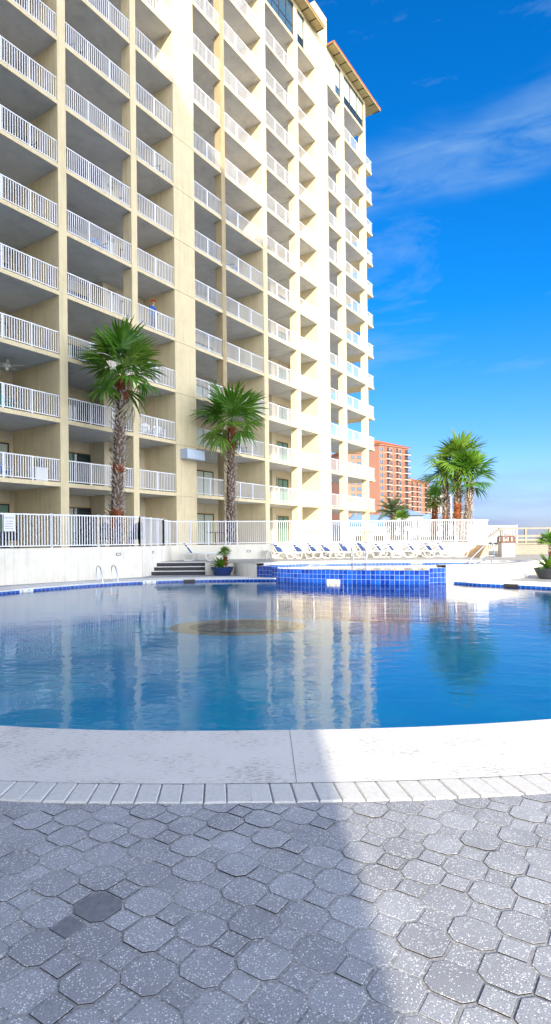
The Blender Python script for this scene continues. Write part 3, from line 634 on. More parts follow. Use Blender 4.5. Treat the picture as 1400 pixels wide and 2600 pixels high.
# railings
def rail_mesh(L, posts, hw=.017):
    mb = MB(); h0_, h1_ = .07, 1.04
    mb.box(0, L, -.025, .025, h1_-.045, h1_, WHITE).box(0, L, -.018, .018, h0_, h0_+.035, WHITE)
    n_ = round(L/.118)
    for i in range(n_+1):
        x_ = .02+(L-.04)*i/n_; mb.box(x_-hw, x_+hw, -.003, .003, h0_+.03, h1_-.04, WHITE)
    for i in range(1, posts+1):
        x_ = L*i/(posts+1); mb.box(x_-.03, x_+.03, -.03, .03, 0, h1_-.04, WHITE)
    return mb
for B in BAYS:
    if B['n'] < 1: continue
    L = B['b']-B['a']-.01; first = None
    for k in range(0, B['top']):
        if B['n'] == 1 and k > 8 or B['n'] in (2,) and k > 9 or B['n'] == 3 and k > 10 or B['n'] == 4 and k > 10 or B['n'] == 5 and k > 12: continue
        if first is None:
            first = rail_mesh(L, 2 if L > 3 else 1, .017 if B['n'] < 4 else (.013 if B['n'] < 6 else .009)).build('railing', BL); o = first
        else:
            o = first.copy(); C.objects.link(o); o.parent = BL
        o.location = (B['a']+.005, .085, zs(k)+ST)
# end balconies: railing wraps
first = None
for k in range(0, 12):
    if first is None:
        mb = rail_mesh(1.62, 0, .010); e = MB(); L = 3.4
        e.box(1.59, 1.63, .0, L, .995, 1.04, WHITE).box(1.60, 1.62, .0, L, .07, .105, WHITE)
        for i in range(28): y_ = .1+i*.118; e.box(1.5975, 1.6225, y_, y_+.025, .1, 1.0, WHITE)
        base = len(mb.v); mb.v += e.v; mb.f += [tuple(base+i for i in f) for f in e.f]; mb.m += e.m
        first = mb.build('end_railing', BL); o = first
    else: o = first.copy(); C.objects.link(o); o.parent = BL
    o.location = (48.66, .2, zs(k)+ST)
# doors and windows on the lower storeys
def door_mb(w, h, leafs, curt, sill=0):
    f = MB(); t_ = .06
    f.box(0, w, -.05, .02, h-t_, h, FRAME).box(0, w, -.05, .02, sill, sill+.05, FRAME)
    for i in range(leafs+1):
        x_ = (w-t_)*i/leafs; f.box(x_, x_+t_, -.052, .02, sill, h, FRAME)
    f.box(-.09, 0, -.04, .02, sill, h+.09, TRIM).box(w, w+.09, -.04, .02, sill, h+.09, TRIM).box(0, w, -.04, .02, h, h+.09, TRIM)
    return f
def add_door(T, dep, z, w, h=2.08, leafs=2, curtain=CURT, frac=(0, 1), glass=GLASS, sill=.0, name='sliding_door', parent=BL):
    o = door_mb(w, h, leafs, None, sill).build(name, parent); o.location = (T, dep-.02, z)
    g = MB().box(.05, w-.05, -.012, -.004, sill+.04, h-.05, glass).build('glass', o)
    if curtain:
        c = MB(); a = .06+frac[0]*(w-.12); b = .06+frac[1]*(w-.12); n_ = 26; pts = [(a+(b-a)*i/n_, -.020-.006*(i % 2)) for i in range(n_+1)]
        c.strip(pts, sill+.06, h-.07, curtain); c.build('curtain', o)
    return o
VENT = mat('vent_metal', (.20, .16, .10), .6, .3)
for k in range(-1, 6):
    zf = zs(k)+ST if k >= 0 else ZT+.02
    cu = [CURT, CURTW, None, CURT, None, CURTW, CURT, None][(k+3) % 8]
    # bay 1
    add_door(13.7, 3.64, zf, 2.3, curtain=CURT if k % 2 else CURTW)
    # bay 2: narrow door left, wide one right
    add_door(16.75, 3.64, zf, 1.35, leafs=1, curtain=None, glass=GLASS2)
    add_door(18.55, 3.64, zf, 2.2, curtain=[CURT, None, CURTW][k % 3], frac=(0, .55))
    add_door(21.9, 2.44, zf, .95, h=2.05, leafs=1, curtain=None, glass=TAN, name='entry_door')
    add_door(25.42, 2.44, zf, 2.2, curtain=CURTW if k != 1 else None, frac=(.05, .95))
    add_door(29.1, 3.64, zf, 2.0, curtain=CURTW)
    add_door(33.4, 3.64, zf, 1.5, leafs=1, curtain=CURTW); add_door(35.4, 3.64, zf, .9, leafs=1, h=2.05, curtain=None, glass=TAN, name='entry_door')
    add_door(37.3, 2.44, zf, 1.5, curtain=CURT)
    MB().box(0, .45, -.03, .0, 0, .2, VENT).build('vent_grille', BL).location = (21.1, 2.44, zf+2.2)
    MB().box(0, .5, -.03, .0, 0, .2, VENT).build('vent_grille', BL).location = (35.5, 3.64, zf+2.3)
    if k < 2:
        MB().box(0, .16, -.1, .0, 0, .26, PLAST if k < 0 else VENT).build('wall_lamp', BL).location = (18.25, 3.64, zf+1.95)
# top storey windows, flush in the facade
def top_window(T, w, n_, glass, curtain=None):
    h_ = zt1-zs(12.07)-.03
    f = MB(); t_ = .07
    f.box(0, w, 0, .1, 0, t_, FRAME).box(0, w, 0, .1, h_-t_, h_, FRAME).box(0, w, .01, .1, h_*.30, h_*.30+.05, FRAME)
    for i in range(n_+1):
        x_ = (w-t_)*i/n_; f.box(x_, x_+t_, -.005, .1, 0, h_, FRAME)
    f.box(-.06, w+.06, -.06, .0, -.14, 0, CREAM)
    o = f.build('window', BL); o.location = (T, .07, zs(12.07)+.025)
    MB().box(.04, w-.04, .035, .045, .05, h_-.05, glass).build('pane', o)
    if curtain: MB().box(.08, w-.08, .03, .034, h_*.32, h_-.1, curtain).build('blind', o)
top_window(32.74, 3.73, 4, GLASS2); top_window(36.97, .99, 1, GLASS, CURTW); top_window(42.90, .94, 1, GLASS2, CURTW); top_window(44.44, 3.82, 3, GLASS, CURTW)
# light box on the tower wall
lb = MB(); lb.box(23.98, 25.46, -.52, 0, 6.12, 6.66, mat('lightbox_metal', (.50, .58, .72), .35, .5, .15, 3)); lb.box(24.02, 25.42, -.53, -.5195, 6.17, 6.61, mat('lightbox_face', (.62, .72, .86), .25, .6, .1, 3))
lb.build('light_box', BL)
# hipped roof eaves with orange tile edge
def eave(a, b, outd, z, label_dir=1):
    r = MB(); y0, y1 = .0, -outd
    r.box(a, b, y1, 5.0, z-.06, z, EAVE)
    nb = int((b-a)/1.05)
    for i in range(nb+1):
        x_ = a+(b-a)*i/nb; r.box(x_-.03, x_+.03, y1+.02, y0, z-.10, z-.06, FRAME)
    r.box(a, b, y1-.03, y1+.02, z-.12, z+.05, EAVE)
    sl = r
    A = [(a-.04, y1-.06, z+.0), (b+.04, y1-.06, z+.0), (b+.04, 8, z+.0), (a-.04, 8, z+.0)]
    T_ = [(a+2.3, 3.6, z+1.9), (b-2.3, 3.6, z+1.9)]
    u = .09
    for q in ([A[0], A[1], T_[1], T_[0]], [A[1], A[2], T_[1]], [A[2], A[3], T_[0], T_[1]], [A[3], A[0], T_[0]]):
        sl.face([(p[0], p[1], p[2]+u) for p in q], ROOF)
    sl.strip([(p[0], p[1]) for p in A], z, z+u, ROOF, True)
    return sl.build('roof', BL)
eave(26.5, 39.85, .66, zs(13.06))
eave(41.45, 50.5, .66, zs(13.06))
wl2 = MB().box(48.63, 48.66, .0, 8, zs(12)+ST, zs(13.05), CREAM); wl2.build('end_wall', BL)

# ================================================================== shade caster: the neighbouring wing behind the viewer
def towerprism(mb, P, z0, z1, m):
    mb.strip(P, z0, z1, m, True); mb.poly(P, z1, m)
tb_ = math.tan(SUN_EL)
NB = empty('neighbour_tower', (0, -8, 0), 0, 'cream apartment wing with a hipped orange roof standing behind the viewer', 'building')
def cast_z(zrel, Y): return zrel+EYE+(Y+8)*tb_
XE = .50
prof = [(XE, 0), (XE, cast_z(20.3, 39.3)), (-.36+.35, cast_z(20.35, 39.2)), (-4.3+.3, cast_z(24.42, 33.4)), (-5.1+.3, cast_z(25.6, 32.2)), (-6.9+.3, cast_z(28.6, 29.7)), (-10, cast_z(30.5, 27)), (-26, cast_z(30.5, 27)), (-26, 0)]
mb = MB()
f0 = [(x, 0, z) for x, z in prof]; f1 = [(x, -12, z) for x, z in prof]
mb.face(f0[::-1], CREAM); mb.face(f1, CREAM)
for i in range(len(prof)):
    j = (i+1) % len(prof); mb.face([f0[i], f0[j], f1[j], f1[i]], ROOF if 1 < i < 7 else CREAM)
mb.build('body', NB)
wn = MB()
for k in range(13):
    for c in range(7): wn.box(-24+c*3.2, -22.3+c*3.2, 0, .04, 2.0+k*2.85, 3.6+k*2.85, GLASS)
wn.build('windows', NB)

# ================================================================== palms
def fan_leaf(Lp, Lb, rnd, nf=24, spread=118, droop=.22, m=None, width=1.0):
    mb = MB(); mm = m or LEAF
    mb.tube([(0, 0, 0), (Lp*.5, 0, .05*Lp), (Lp, 0, .02)], [.03, .02, .014], mm, 4, False)
    hub = Vector((Lp*.97, 0, .02)); da = R(2*spread)/nf; kk = mb.mi(mm)
    for i in range(nf):
        a = -R(spread)+da*(i+.5)+rnd.uniform(-.03, .03)
        L = Lb*(.72+.28*math.cos(a*.75))*rnd.uniform(.88, 1.06)
        dv = Vector((math.cos(a), math.sin(a), 0)); sv = Vector((-math.sin(a), math.cos(a), 0)); b = len(mb.v)
        dr = droop*rnd.uniform(.6, 1.5); bend = rnd.uniform(-.08, .08)
        for t in (0, .3, .6, .8, 1.0):
            r = L*t; w = (math.tan(da/2)*r if t <= .6 else math.tan(da/2)*L*.6*(1-(t-.6)/.4)**.8)*width+.002
            z = .20*r-dr*(t**2.4)*L*1.6-.10*abs(a)*r; c = hub+dv*r+sv*(bend*r*t)
            ridge = .30*w
            mb.v += [tuple(c+sv*w+Vector((0, 0, z-ridge))), tuple(c+Vector((0, 0, z+ridge))), tuple(c-sv*w+Vector((0, 0, z-ridge)))]
        for q in range(4):
            o = b+q*3
            mb.f += [(o, o+1, o+4, o+3), (o+1, o+2, o+5, o+4)]; mb.m += [kk, kk]
    return mb
def add_mb(dst, src, M):
    b = len(dst.v); dst.v += [tuple(M @ Vector(v)) for v in src.v]; dst.f += [tuple(b+i for i in f) for f in src.f]; dst.m += [dst.mi(src.mats[i]) for i in src.m]
def place(loc, az, el, roll=0, s=1):
    return Matrix.Translation(loc) @ Matrix.Rotation(az, 4, 'Z') @ Matrix.Rotation(-el, 4, 'Y') @ Matrix.Rotation(roll, 4, 'X') @ Matrix.Diagonal((s, s, s, 1))
def trunk_mesh(pts, r0, r1, boots, seed, red=(), boot_len=.27, bootz=(0, 1)):
    rnd = random.Random(seed); mb = MB(); P = [Vector(p) for p in pts]; base = P[0]; top = P[-1]; n_ = 26; line = []; rs = []
    def at(t):
        s_ = t*(len(P)-1); i = min(int(s_), len(P)-2); return P[i].lerp(P[i+1], s_-i)
    for i in range(n_+1):
        t = i/n_; line.append(at(t)); rs.append((r0+(r1-r0)*t)*(1+.16*math.exp(-t*9))*rnd.uniform(.93, 1.07))
    mb.tube(line, rs, BARK, 14); nq = 14
    for fi in range(len(mb.f)-2):
        t = (fi//nq)/n_
        if any(a <= t <= b for a, b in red): mb.m[fi] = mb.mi(REDBARK)
    Ht = (top-base).length; nb = int(Ht*boots)
    for i in range(nb):
        t = bootz[0]+(bootz[1]-bootz[0])*(i+rnd.random()*.6)/nb; c = at(t); az = i*2.39996+rnd.uniform(-.25, .25); r = r0+(r1-r0)*t
        o = Vector((math.cos(az), math.sin(az), 0)); sd_ = Vector((-o.y, o.x, 0)); L = boot_len*rnd.uniform(.55, 1.25); inred = any(a <= t <= b for a, b in red)
        p0 = c+o*r*.82; up = rnd.uniform(.35, 1.0); p1 = p0+o*L*.55+Vector((0, 0, L*up*.5))+sd_*rnd.uniform(-.03, .03); p2 = p1+o*L*rnd.uniform(.1, .5)+Vector((0, 0, L*up*.7))+sd_*rnd.uniform(-.06, .06)
        w0, w1, w2 = .062, .042, .010; b = len(mb.v); k = mb.mi(REDBARK if inred and rnd.random() < .7 else BOOT)
        for p, w in ((p0, w0), (p1, w1), (p2, w2)): mb.v += [tuple(p+sd_*w), tuple(p+Vector((0, 0, .02))+o*.008), tuple(p-sd_*w), tuple(p-Vector((0, 0, .022)))]
        for q in (0, 4):
            for j in range(4): mb.f.append((b+q+j, b+q+(j+1) % 4, b+q+4+(j+1) % 4, b+q+4+j)); mb.m.append(k)
    return mb
def fan_palm(base, pts, r0, r1, crown_r, nleaf, label, seed, red=(), boots=60, group=None, m=None, droopy=1.0, lp=.42, squash=1.0):
    rnd = random.Random(seed); o = empty('palm_tree', base, 0, label, 'palm tree', group)
    loc = [Vector(p)-Vector(base) for p in pts]
    trunk_mesh(loc, r0, r1, boots, seed, red).build('trunk', o)
    cr_ = MB(); top = loc[-1]; Lp = crown_r*lp; Lb = crown_r*(1.04-lp)
    for i in range(nleaf):
        t = (i+.5)/nleaf; eld = 84-112*t**1.1*droopy+rnd.uniform(-9, 9); el = R(eld); az = i*2.39996+rnd.uniform(-.3, .3); sc = .80+.22*max(0, math.sin(el))
        mm = (m or LEAF) if rnd.random() < .7 else LEAF2
        lf = fan_leaf(Lp*rnd.uniform(.7, 1.15), Lb*rnd.uniform(.75, 1.12), rnd, nf=rnd.choice((16, 18, 20)), spread=rnd.uniform(72, 104), droop=.12+.22*t+rnd.uniform(0, .1), m=mm)
        add_mb(cr_, lf, place(top+Vector((0, 0, .25-.35*t)), az, el, rnd.uniform(-.5, .5), sc))
    for i in range(int(nleaf*(.05 if base[0] < 5 else .0))):
        lf = fan_leaf(Lp*.7, Lb*.75, rnd, nf=18, spread=60, droop=.5, m=DEADL)
        add_mb(cr_, lf, place(top+Vector((0, 0, -.25)), rnd.uniform(0, 6.28), R(rnd.uniform(-80, -55)), rnd.uniform(-.5, .5)))
    # pale flower stalks and young spear leaves
    for i in range(9):
        az = rnd.uniform(0, 6.28); e = rnd.uniform(.5, 1.2); L = crown_r*.55
        cr_.tube([top, top+Vector((math.cos(az)*L*.3, math.sin(az)*L*.3, L*.4*e)), top+Vector((math.cos(az)*L*.9, math.sin(az)*L*.9, L*.25*e))], [.018, .012, .004], LEAF2, 4, False)
    cr_.build('crown', o)
    return o
fan_palm((-7.05, 26.5, 1.3), [(-7.05, 26.5, 1.3), (-7.0, 26.5, 3.2), (-6.86, 26.5, 6.2), (-6.70, 26.5, 8.9)], .26, .22, 2.62, 21, 'tallest fan palm with grey spiky trunk in front of the leftmost balconies', 3,
         red=((.12, .28), (.49, .53), (.88, 1)), boots=60)
fan_palm((-2.3, 33, 1.3), [(-2.3, 33, 1.3), (-2.28, 33, 4.2), (-2.2, 33, 7.9)], .27, .20, 2.8, 21, 'second fan palm with spiky trunk by the middle balconies', 11, red=((.78, 1),), boots=55)
G3 = None
fan_palm((13.0, 41, .5), [(13.05, 41, .5), (13.05, 41, 3), (13.1, 41, 6.4)], .30, .24, 2.75, 19, 'tallest palm of the right hand clump, thick trunk in the middle', 21, red=((.35, .62),), boots=46, m=LEAF2)
fan_palm((12.6, 42.5, .5), [(12.65, 42.5, .5), (12.65, 42.5, 3), (12.7, 42.5, 5.7)], .24, .2, 2.4, 15, 'palm at the left side of the right hand clump, slim shaggy trunk', 22, red=((.3, .5),), boots=52)
fan_palm((13.35, 40.2, .5), [(13.45, 40.2, .5), (13.5, 40.2, 3), (13.7, 40.2, 5.4)], .25, .2, 2.5, 17, 'palm at the right side of the clump with spiky dark trunk', 23, boots=64)
fan_palm((13.3, 48, .5), [(13.3, 48, .5), (13.45, 48, 4.6)], .24, .22, 1.25, 26, 'short dark green fan palm left of the clump of three', 24, red=((0, 1),), boots=40)
fan_palm((10.9, 49, .6), [(10.9, 49, .6), (10.95, 49, 3.0)], .18, .16, 1.0, 20, 'small bright green fan palm in front of the white house', 25, boots=20, m=LEAF2)
fan_palm((14.0, 60, .6), [(12.3, 60, .6), (12.3, 60, 2.6)], .18, .16, 1.0, 18, 'tiny fan palm just peeping over the fence beside the white house', 26, boots=12, m=LEAF2)
def feather_palm(base, h, L, n_, label, name='palm_tree', seed=5, m=None, w=1.0, trunk_r=.22):
    rnd = random.Random(seed); o = empty(name, base, 0, label, 'palm tree'); mb = MB(); top = Vector((0, 0, h)); k_ = m or LEAFG
    for i in range(n_):
        t = (i+.5)/n_; el = R(80-95*t+rnd.uniform(-8, 8)); az = i*2.39996
        lf = MB(); kk = lf.mi(k_); pts = []
        for q in range(9):
            u = q/8; pts.append(Vector((L*u, 0, -.35*L*u*u)))
        lf.tube(pts, [.02, .018, .016, .014, .012, .010, .008, .006, .004], k_, 4, False)
        for q in range(1, 30):
            u = q/30; p = Vector((L*u, 0, -.35*L*u*u)); ll = L*.26*math.sin(math.pi*min(1, u*.9+.12))*w
            for sgn in (-1, 1):
                d = Vector((.55, sgn*.85, .25)).normalized(); b = len(lf.v)
                lf.v += [tuple(p+Vector((.02, 0, 0))), tuple(p-Vector((.02, 0, 0))), tuple(p+d*ll*.6-Vector((.012, 0, 0))), tuple(p+d*ll+Vector((0, 0, -.12*ll)))]
                lf.f.append((b, b+1, b+2, b+3)); lf.m.append(kk)
        add_mb(mb, lf, place(top, az, el, rnd.uniform(-.3, .3)))
    trunk_mesh([(0, 0, 0), (0, 0, h)], trunk_r, trunk_r*.9, 40, seed, boot_len=.12).build('trunk', o)
    mb.build('crown', o); return o
feather_palm((10.8, 52, .6), 3.35, 1.75, 40, 'grey green feather palm beside the peach tower block')

# ================================================================== potted plants
def potted(loc, rt, rb, h, m, label, cat, seed, plants, group=None):
    o = empty('planter', loc, 0, label, cat, group); p = MB()
    p.lathe([(rb*.2, .0), (rb, 0), (rb*1.05, .03), (rt*.93, h*.72), (rt, h*.96), (rt*1.02, h), (rt*.94, h), (rt*.90, h-.05), (0.01, h-.05)], m, 36).build('pot', o, smooth=False)
    MB().lathe([(rt*.90, 0), (rt*.5, .02), (.001, .03)], SOIL, 20, (0, 0, h-.06)).build('soil', o)
    rnd = random.Random(seed); pl = MB()
    for (px, py, hh_, L, n_, kind) in plants:
        base = Vector((px, py, h-.05)); top = base+Vector((0, 0, hh_))
        if hh_ > .15:
            trunk_mesh([base, top+Vector((.03, .02, 0))], .085, .06, 70, seed+1, red=((.2, .8),), boot_len=.09).build('stem', o)
        for i in range(n_):
            t = (i+.5)/n_; el = R(80-85*t+rnd.uniform(-10, 10)); az = i*2.39996+rnd.uniform(-.2, .2)
            if kind == 'fan': lf = fan_leaf(L*.4, L*.6, rnd, nf=14, spread=85, droop=.2, m=LEAF2 if rnd.random() < .4 else LEAF)
            else:
                lf = MB(); kk = lf.mi(LEAF2 if rnd.random() < .55 else LEAF); w_ = L*.11
                for q in range(6):
                    u = q/5; ww = w_*math.sin(math.pi*(.12+.86*u))+.004; c_ = Vector((L*u, 0, -.28*L*u*u)); lf.v += [tuple(c_+Vector((0, ww, .25*ww))), tuple(c_), tuple(c_-Vector((0, ww, -.25*ww)))]
                for q in range(5):
                    b = q*3; lf.f += [(b, b+1, b+4, b+3), (b+1, b+2, b+5, b+4)]; lf.m += [kk, kk]
            add_mb(pl, lf, place(top, az, el, rnd.uniform(-.3, .3)))
    pl.build('foliage', o); return o
potted((-2.24, 26.35, 0), .52, .36, .37, BLUEPOT, 'shiny cobalt blue pot with a small palm beside the steps', 'planter', 31,
       [(-.05, 0, .02, .62, 22, 'blade'), (.12, .05, .62, .42, 13, 'fan'), (-.2, .05, .12, .5, 8, 'blade')])
potted((10.55, 22.1, 0), .62, .42, .40, BLACKP, 'wide charcoal bowl with spiky plants at the right edge', 'planter', 37,
       [(-.1, 0, .02, .66, 26, 'blade'), (.02, .02, .95, .62, 15, 'fan'), (.3, -.1, .3, .5, 12, 'blade')])

# ================================================================== loungers, tables
def make_lounger():
    o = empty('sun_lounger', (0, 0, 0))
    fr = MB(); r = .024
    # local: +x = foot end, origin under the hinge
    for s_ in (-.31, .31):
        fr.tube([(-.42, s_, .36), (-.30, s_, .37), (1.36, s_, .36), (1.44, s_, .34)], r, PLAST, 6)
    fr.tube([(-.42, -.31, .36), (-.42, .31, .36)], r, PLAST, 6); fr.tube([(1.44, -.31, .34), (1.44, .31, .34)], r, PLAST, 6)
    fr.build('frame', o)
    for x0, x1 in ((-.44, .22), (.72, 1.40)):
        for s_ in (-.33, .33):
            MB().tube([(x0, s_, .37), (x0+.02, s_, .30), (x0+.12, s_, .05), (x0+.17, s_, .025), (x1-.17, s_, .025), (x1-.12, s_, .05), (x1-.02, s_, .33)], .026, PLAST, 6).build('leg', o)
    a = R(52); bx = MB(); L = .66; d = Vector((-math.cos(a), 0, math.sin(a)))
    for s_ in (-.28, .28): bx.tube([(0, s_, .37), tuple(Vector((0, s_, .37))+d*L)], .02, PLAST, 6)
    bx.tube([tuple(Vector((0, -.29, .37))+d*L), tuple(Vector((0, .29, .37))+d*L)], .024, PLAST, 6)
    bx.build('back_frame', o)
    ss = MB()
    for i in range(12):
        t = .05+i*.063
        if i in (7, 10): continue
        p = Vector((0, 0, .37))+d*(t*L/.8+.01); ss.bar(p+Vector((0, -.28, 0))+d*0, p+Vector((0, .28, 0)), .052, .008, NAVY, up=Vector((math.sin(a), 0, math.cos(a))))
    ss.build('back_straps', o)
    st_ = MB()
    for i in range(20): st_.box(.04+i*.068, .085+i*.068, -.31, .31, .372, .380, NAVY if i < 6 else PLAST)
    st_.build('seat_straps', o)
    return o
LG = 'strap sun loungers round the upper pool'
lou = make_lounger(); lou.location = (-4.0, 29.3, ZU); lou.rotation_euler = (0, 0, R(-4))
tag(lou, 'lone navy and white lounger seen side on above the steps', 'sun lounger', LG)
pl_ = [(711, 31.45, 'row lounger nearest the white side table'), (760, 31.65, 'second lounger from the left in the row of ten'), (798, 31.75, 'third lounger from the left in the row of ten'), (832, 31.85, 'fourth lounger from the left, low backrest just left of the grab rails'),
       (877, 31.95, 'lounger seen straight behind the upper pool grab rails'), (923, 32.0, 'lounger just right of the upper pool grab rails'), (966, 31.85, 'seventh lounger from the left, close beside its right neighbour'), (998, 31.8, 'eighth lounger from the left, close beside its left neighbour'),
       (1049, 31.7, 'third lounger from the right end of the row'), (1093, 31.6, 'next to last lounger at the right end of the row'), (1124, 31.55, 'last lounger at the right end of the row')]
rnd = random.Random(4)
for i, (px, Y, lab) in enumerate(pl_):
    X = (px-690)/1485*Y
    if i > 0: lab = lab.replace('row of ten', 'wall side row')
    q = dup(lou, (X+.02, Y, ZU), R(-38+rnd.uniform(-9, 9)), lab+', navy straps', group=LG, scale=.93)
    if i == 3: q.scale = (1, 1, .88)
q = dup(lou, (-2.5, 30.2, ZU), R(-176), 'lounger half hidden behind the plant in the blue pot', group=LG)
def table(loc, label):
    o = empty('side_table', loc, 0, label, 'table', 'white plastic side tables')
    MB().lathe([(.001, .43), (.23, .43), (.245, .44), (.24, .455), (.001, .455)], PLAST, 20).build('table_top', o)
    for k in range(3):
        a = k*2.094+.4; MB().tube([(.02*math.cos(a), .02*math.sin(a), .43), (.10*math.cos(a), .10*math.sin(a), .22), (.21*math.cos(a), .21*math.sin(a), 0)], .016, PLAST, 6).build('leg', o)
table((-.25, 31.2, ZU), 'round white side table left of the lounger row'); table((-4.1, 30.0, ZU), 'round white side table behind the lone lounger')

# ================================================================== rails, ladders, bin, walkway
def arcpts(P, n=8): return [tuple(v) for v in sm3(P, n)]
def sm3(P, n=8):
    P = [Vector(p) for p in P]; o = []
    for i in range(len(P)-1):
        a, b, c, d = P[max(0, i-1)], P[i], P[i+1], P[min(len(P)-1, i+2)]
        for k in range(n):
            t = k/n; o.append(.5*((2*b)+(c-a)*t+(2*a-5*b+4*c-d)*t*t+(3*b-a-3*c+d)*t**3))
    o.append(P[-1]); return o
def ladder(name, loc, rz, zdeck, zw, hgt, label, sp=.5):
    o = empty(name, loc, rz, label, 'ladder')
    for s_ in (-sp/2, sp/2):       # local +y towards the water
        MB().tube(sm3([(s_, -.32, zdeck), (s_, -.32, zdeck+hgt*.7), (s_, -.24, zdeck+hgt*.95), (s_, -.08, zdeck+hgt), (s_, .12, zdeck+hgt*.78), (s_, .30, zdeck+.1), (s_, .33, zw-.1), (s_, .33, zw-.9)], 6), .024, STEEL, 8).build('grab_rail', o)
        MB().lathe([(.05, 0), (.05, .012), (.03, .02)], STEEL, 12, (s_, -.32, zdeck)).build('base_ring', o)
    MB().box(-sp/2, sp/2, .27, .37, zw-.35, zw-.31, PLAST).build('step', o)
na = math.atan2(22.7-24.0, 1.0)
ladder('pool_ladder', (-6.45, 22.9, 0), R(180+38), 0, WL, .62, 'steel grab rail ladder on the left far edge of the big pool', .62)
ladder('pool_ladder', (4.0, 26.95, 0), R(180), ZU, UW, .62, 'steel grab rail ladder on the far edge of the upper pool', .60)
hr = empty('handrail', (9.72, 25.6, ZU), 0, 'bent stainless handrail leading into the right end of the upper pool', 'handrail')
MB().tube(sm3([(0, 0, 0), (-.01, 0, .62), (-.10, -.02, .80), (-.24, -.05, .82), (-.36, -.08, .74), (-.9, -.3, .30), (-1.22, -.45, .03), (-1.24, -.46, -.10), (-1.15, -.44, -.15), (-1.02, -.4, -.12), (-.55, -.2, .14), (-.40, -.14, .20), (-.02, 0, .21)], 6), .024, STEEL, 8).build('rail', hr)
MB().tube([(-.22, -.06, 0), (-.22, -.06, .21)], .02, STEEL, 8).build('post', hr)
tb = empty('litter_bin', (12.35, 30.8, ZU), R(-3), 'square white concrete litter bin with a brown hooded top', 'litter bin')
MB().box(-.33, .33, -.33, .33, 0, .72, CONC).build('body', tb)
hd = MB().box(-.35, .35, -.35, .35, .72, .80, BROWN).box(-.31, .31, -.31, .31, 1.04, 1.10, BROWN)
for sx_ in (-1, 1):
    for sy_ in (-1, 1): hd.box(sx_*.31-.04, sx_*.31+.04, sy_*.31-.04, sy_*.31+.04, .80, 1.05, BROWN)
hd.build('hood', tb)
# ramp and boardwalk
rp = MB(); 
for i in range(10): rp.box(10.4+i*.13, 10.52+i*.13, 29.3+i*.25, 33.2, ZU+.01, ZU+.03+i*.065, mat('tan_ramp', (.62, .46, .30), .8, .2, .2, 4))
o = rp.build('ramp'); tag(o, 'curving tan ramp in shade behind the steel handrail', 'ramp')
bwk = empty('boardwalk', (13.2, 33.2, ZU), R(3), 'weathered grey timber boardwalk with plank railings at the right edge', 'boardwalk')
g_ = MB()
for i in range(5): g_.box(0, 12, 0, .04, .02+i*.115, .125+i*.115, WOOD)
g_.build('skirt', bwk)
MB().box(-.1, 12, -.08, 1.8, .62, .70, WOOD).build('deck_boards', bwk)
for z_ in (.80, 1.02): MB().box(0, 12, -.04, .0, z_, z_+.13, WOOD).build('rail_plank', bwk)
for z_ in (1.50,): MB().box(.5, 12, 1.8, 1.9, z_, z_+.10, WOOD).build('rail_plank', bwk)
for i in range(7):
    MB().box(.1+i*1.9, .2+i*1.9, .002, .1, .6, 1.2, WOOD).build('rail_post', bwk)
    MB().box(.6+i*1.5, .72+i*1.5, 1.78, 1.9, .6, 1.52, WOOD).build('rail_post', bwk)
MB().bar((-.6, 1.0, .95), (.7, 1.9, 1.58), .09, .10, WOOD).build('sloping_rail', bwk)
dn = MB(); NX, NY = 40, 12
for j in range(NY):
    for i in range(NX):
        def hz(i, j): return .3+1.55*math.exp(-((j-6)/3.2)**2)*(.75+.25*math.sin(i*.7)+.12*math.sin(i*2.3+j))
        q = [(i, j), (i+1, j), (i+1, j+1), (i, j+1)]
        dn.face([(17+a*2.0, 50+b*4.0, hz(a, b)) for a, b in q], mat('dune_grass_sand', (.42, .38, .25), .95, .1, .5, 1.2, col2=(.13, .14, .06), bump=1, bscale=8))
tag(dn.build('dune', weld=True), kind='structure')

# ================================================================== notice sign, depth markers, small marks
def text(s, size, loc, rot, m, parent, name='lettering', align='CENTER', ext=.001):
    cu = bpy.data.curves.new(name, 'FONT'); cu.body = s; cu.size = size; cu.align_x = align; cu.align_y = 'CENTER'; cu.extrude = ext
    tmp = bpy.data.objects.new('t', cu); C.objects.link(tmp); dg = bpy.context.evaluated_depsgraph_get()
    me = bpy.data.meshes.new_from_object(tmp.evaluated_get(dg)); bpy.data.objects.remove(tmp)
    me.materials.clear(); me.materials.append(m); o = bpy.data.objects.new(name, me); C.objects.link(o); o.location = loc; o.rotation_euler = rot
    if parent: o.parent = parent
    return o
INK = mat('blue_ink', (.06, .03, .35), .6, .2); BLK = mat('black_ink', (.02, .02, .02), .6, .2)
sx0, sy0 = on_wall(LW[1], LW[2], .055, .0)
sg = empty('notice_sign', (sx0+.02, sy0-.0, 1.98), aw, 'small white notice sign wired to the fence at the left', 'sign')
MB().box(-.20, .20, -.012, .0, 0, .62, PLAST).build('board', sg)
for t_, z_, sz in (('NOTICE', .50, .095), ('No Glass', .37, .07), ('Containers', .28, .07), ('Allowed In', .19, .07), ('Pool Area', .10, .07)):
    text(t_, sz, (0, -.013, z_), (R(90), 0, 0), INK, sg)
s2_ = empty('fence_sign', (5.55, 32.45, 2.05), R(2), 'small pale sign on the long fence above the lounger row', 'sign')
MB().box(-.28, .28, -.012, .0, 0, .36, PLAST).build('board', s2_)
for z_ in (.26, .18, .10): MB().box(-.17, .17, -.0135, -.012, z_, z_+.012, TRIM).build('printed_line', s2_)
def nearest(line, x, y):
    best = min(range(len(line)), key=lambda i: (line[i][0]-x)**2+(line[i][1]-y)**2); n_ = len(line)
    a = Vector(line[best-1]); b = Vector(line[(best+1) % n_]); t = (b-a).normalized(); return Vector(line[best]), t
DM = 'white depth marker tiles at the waterline'
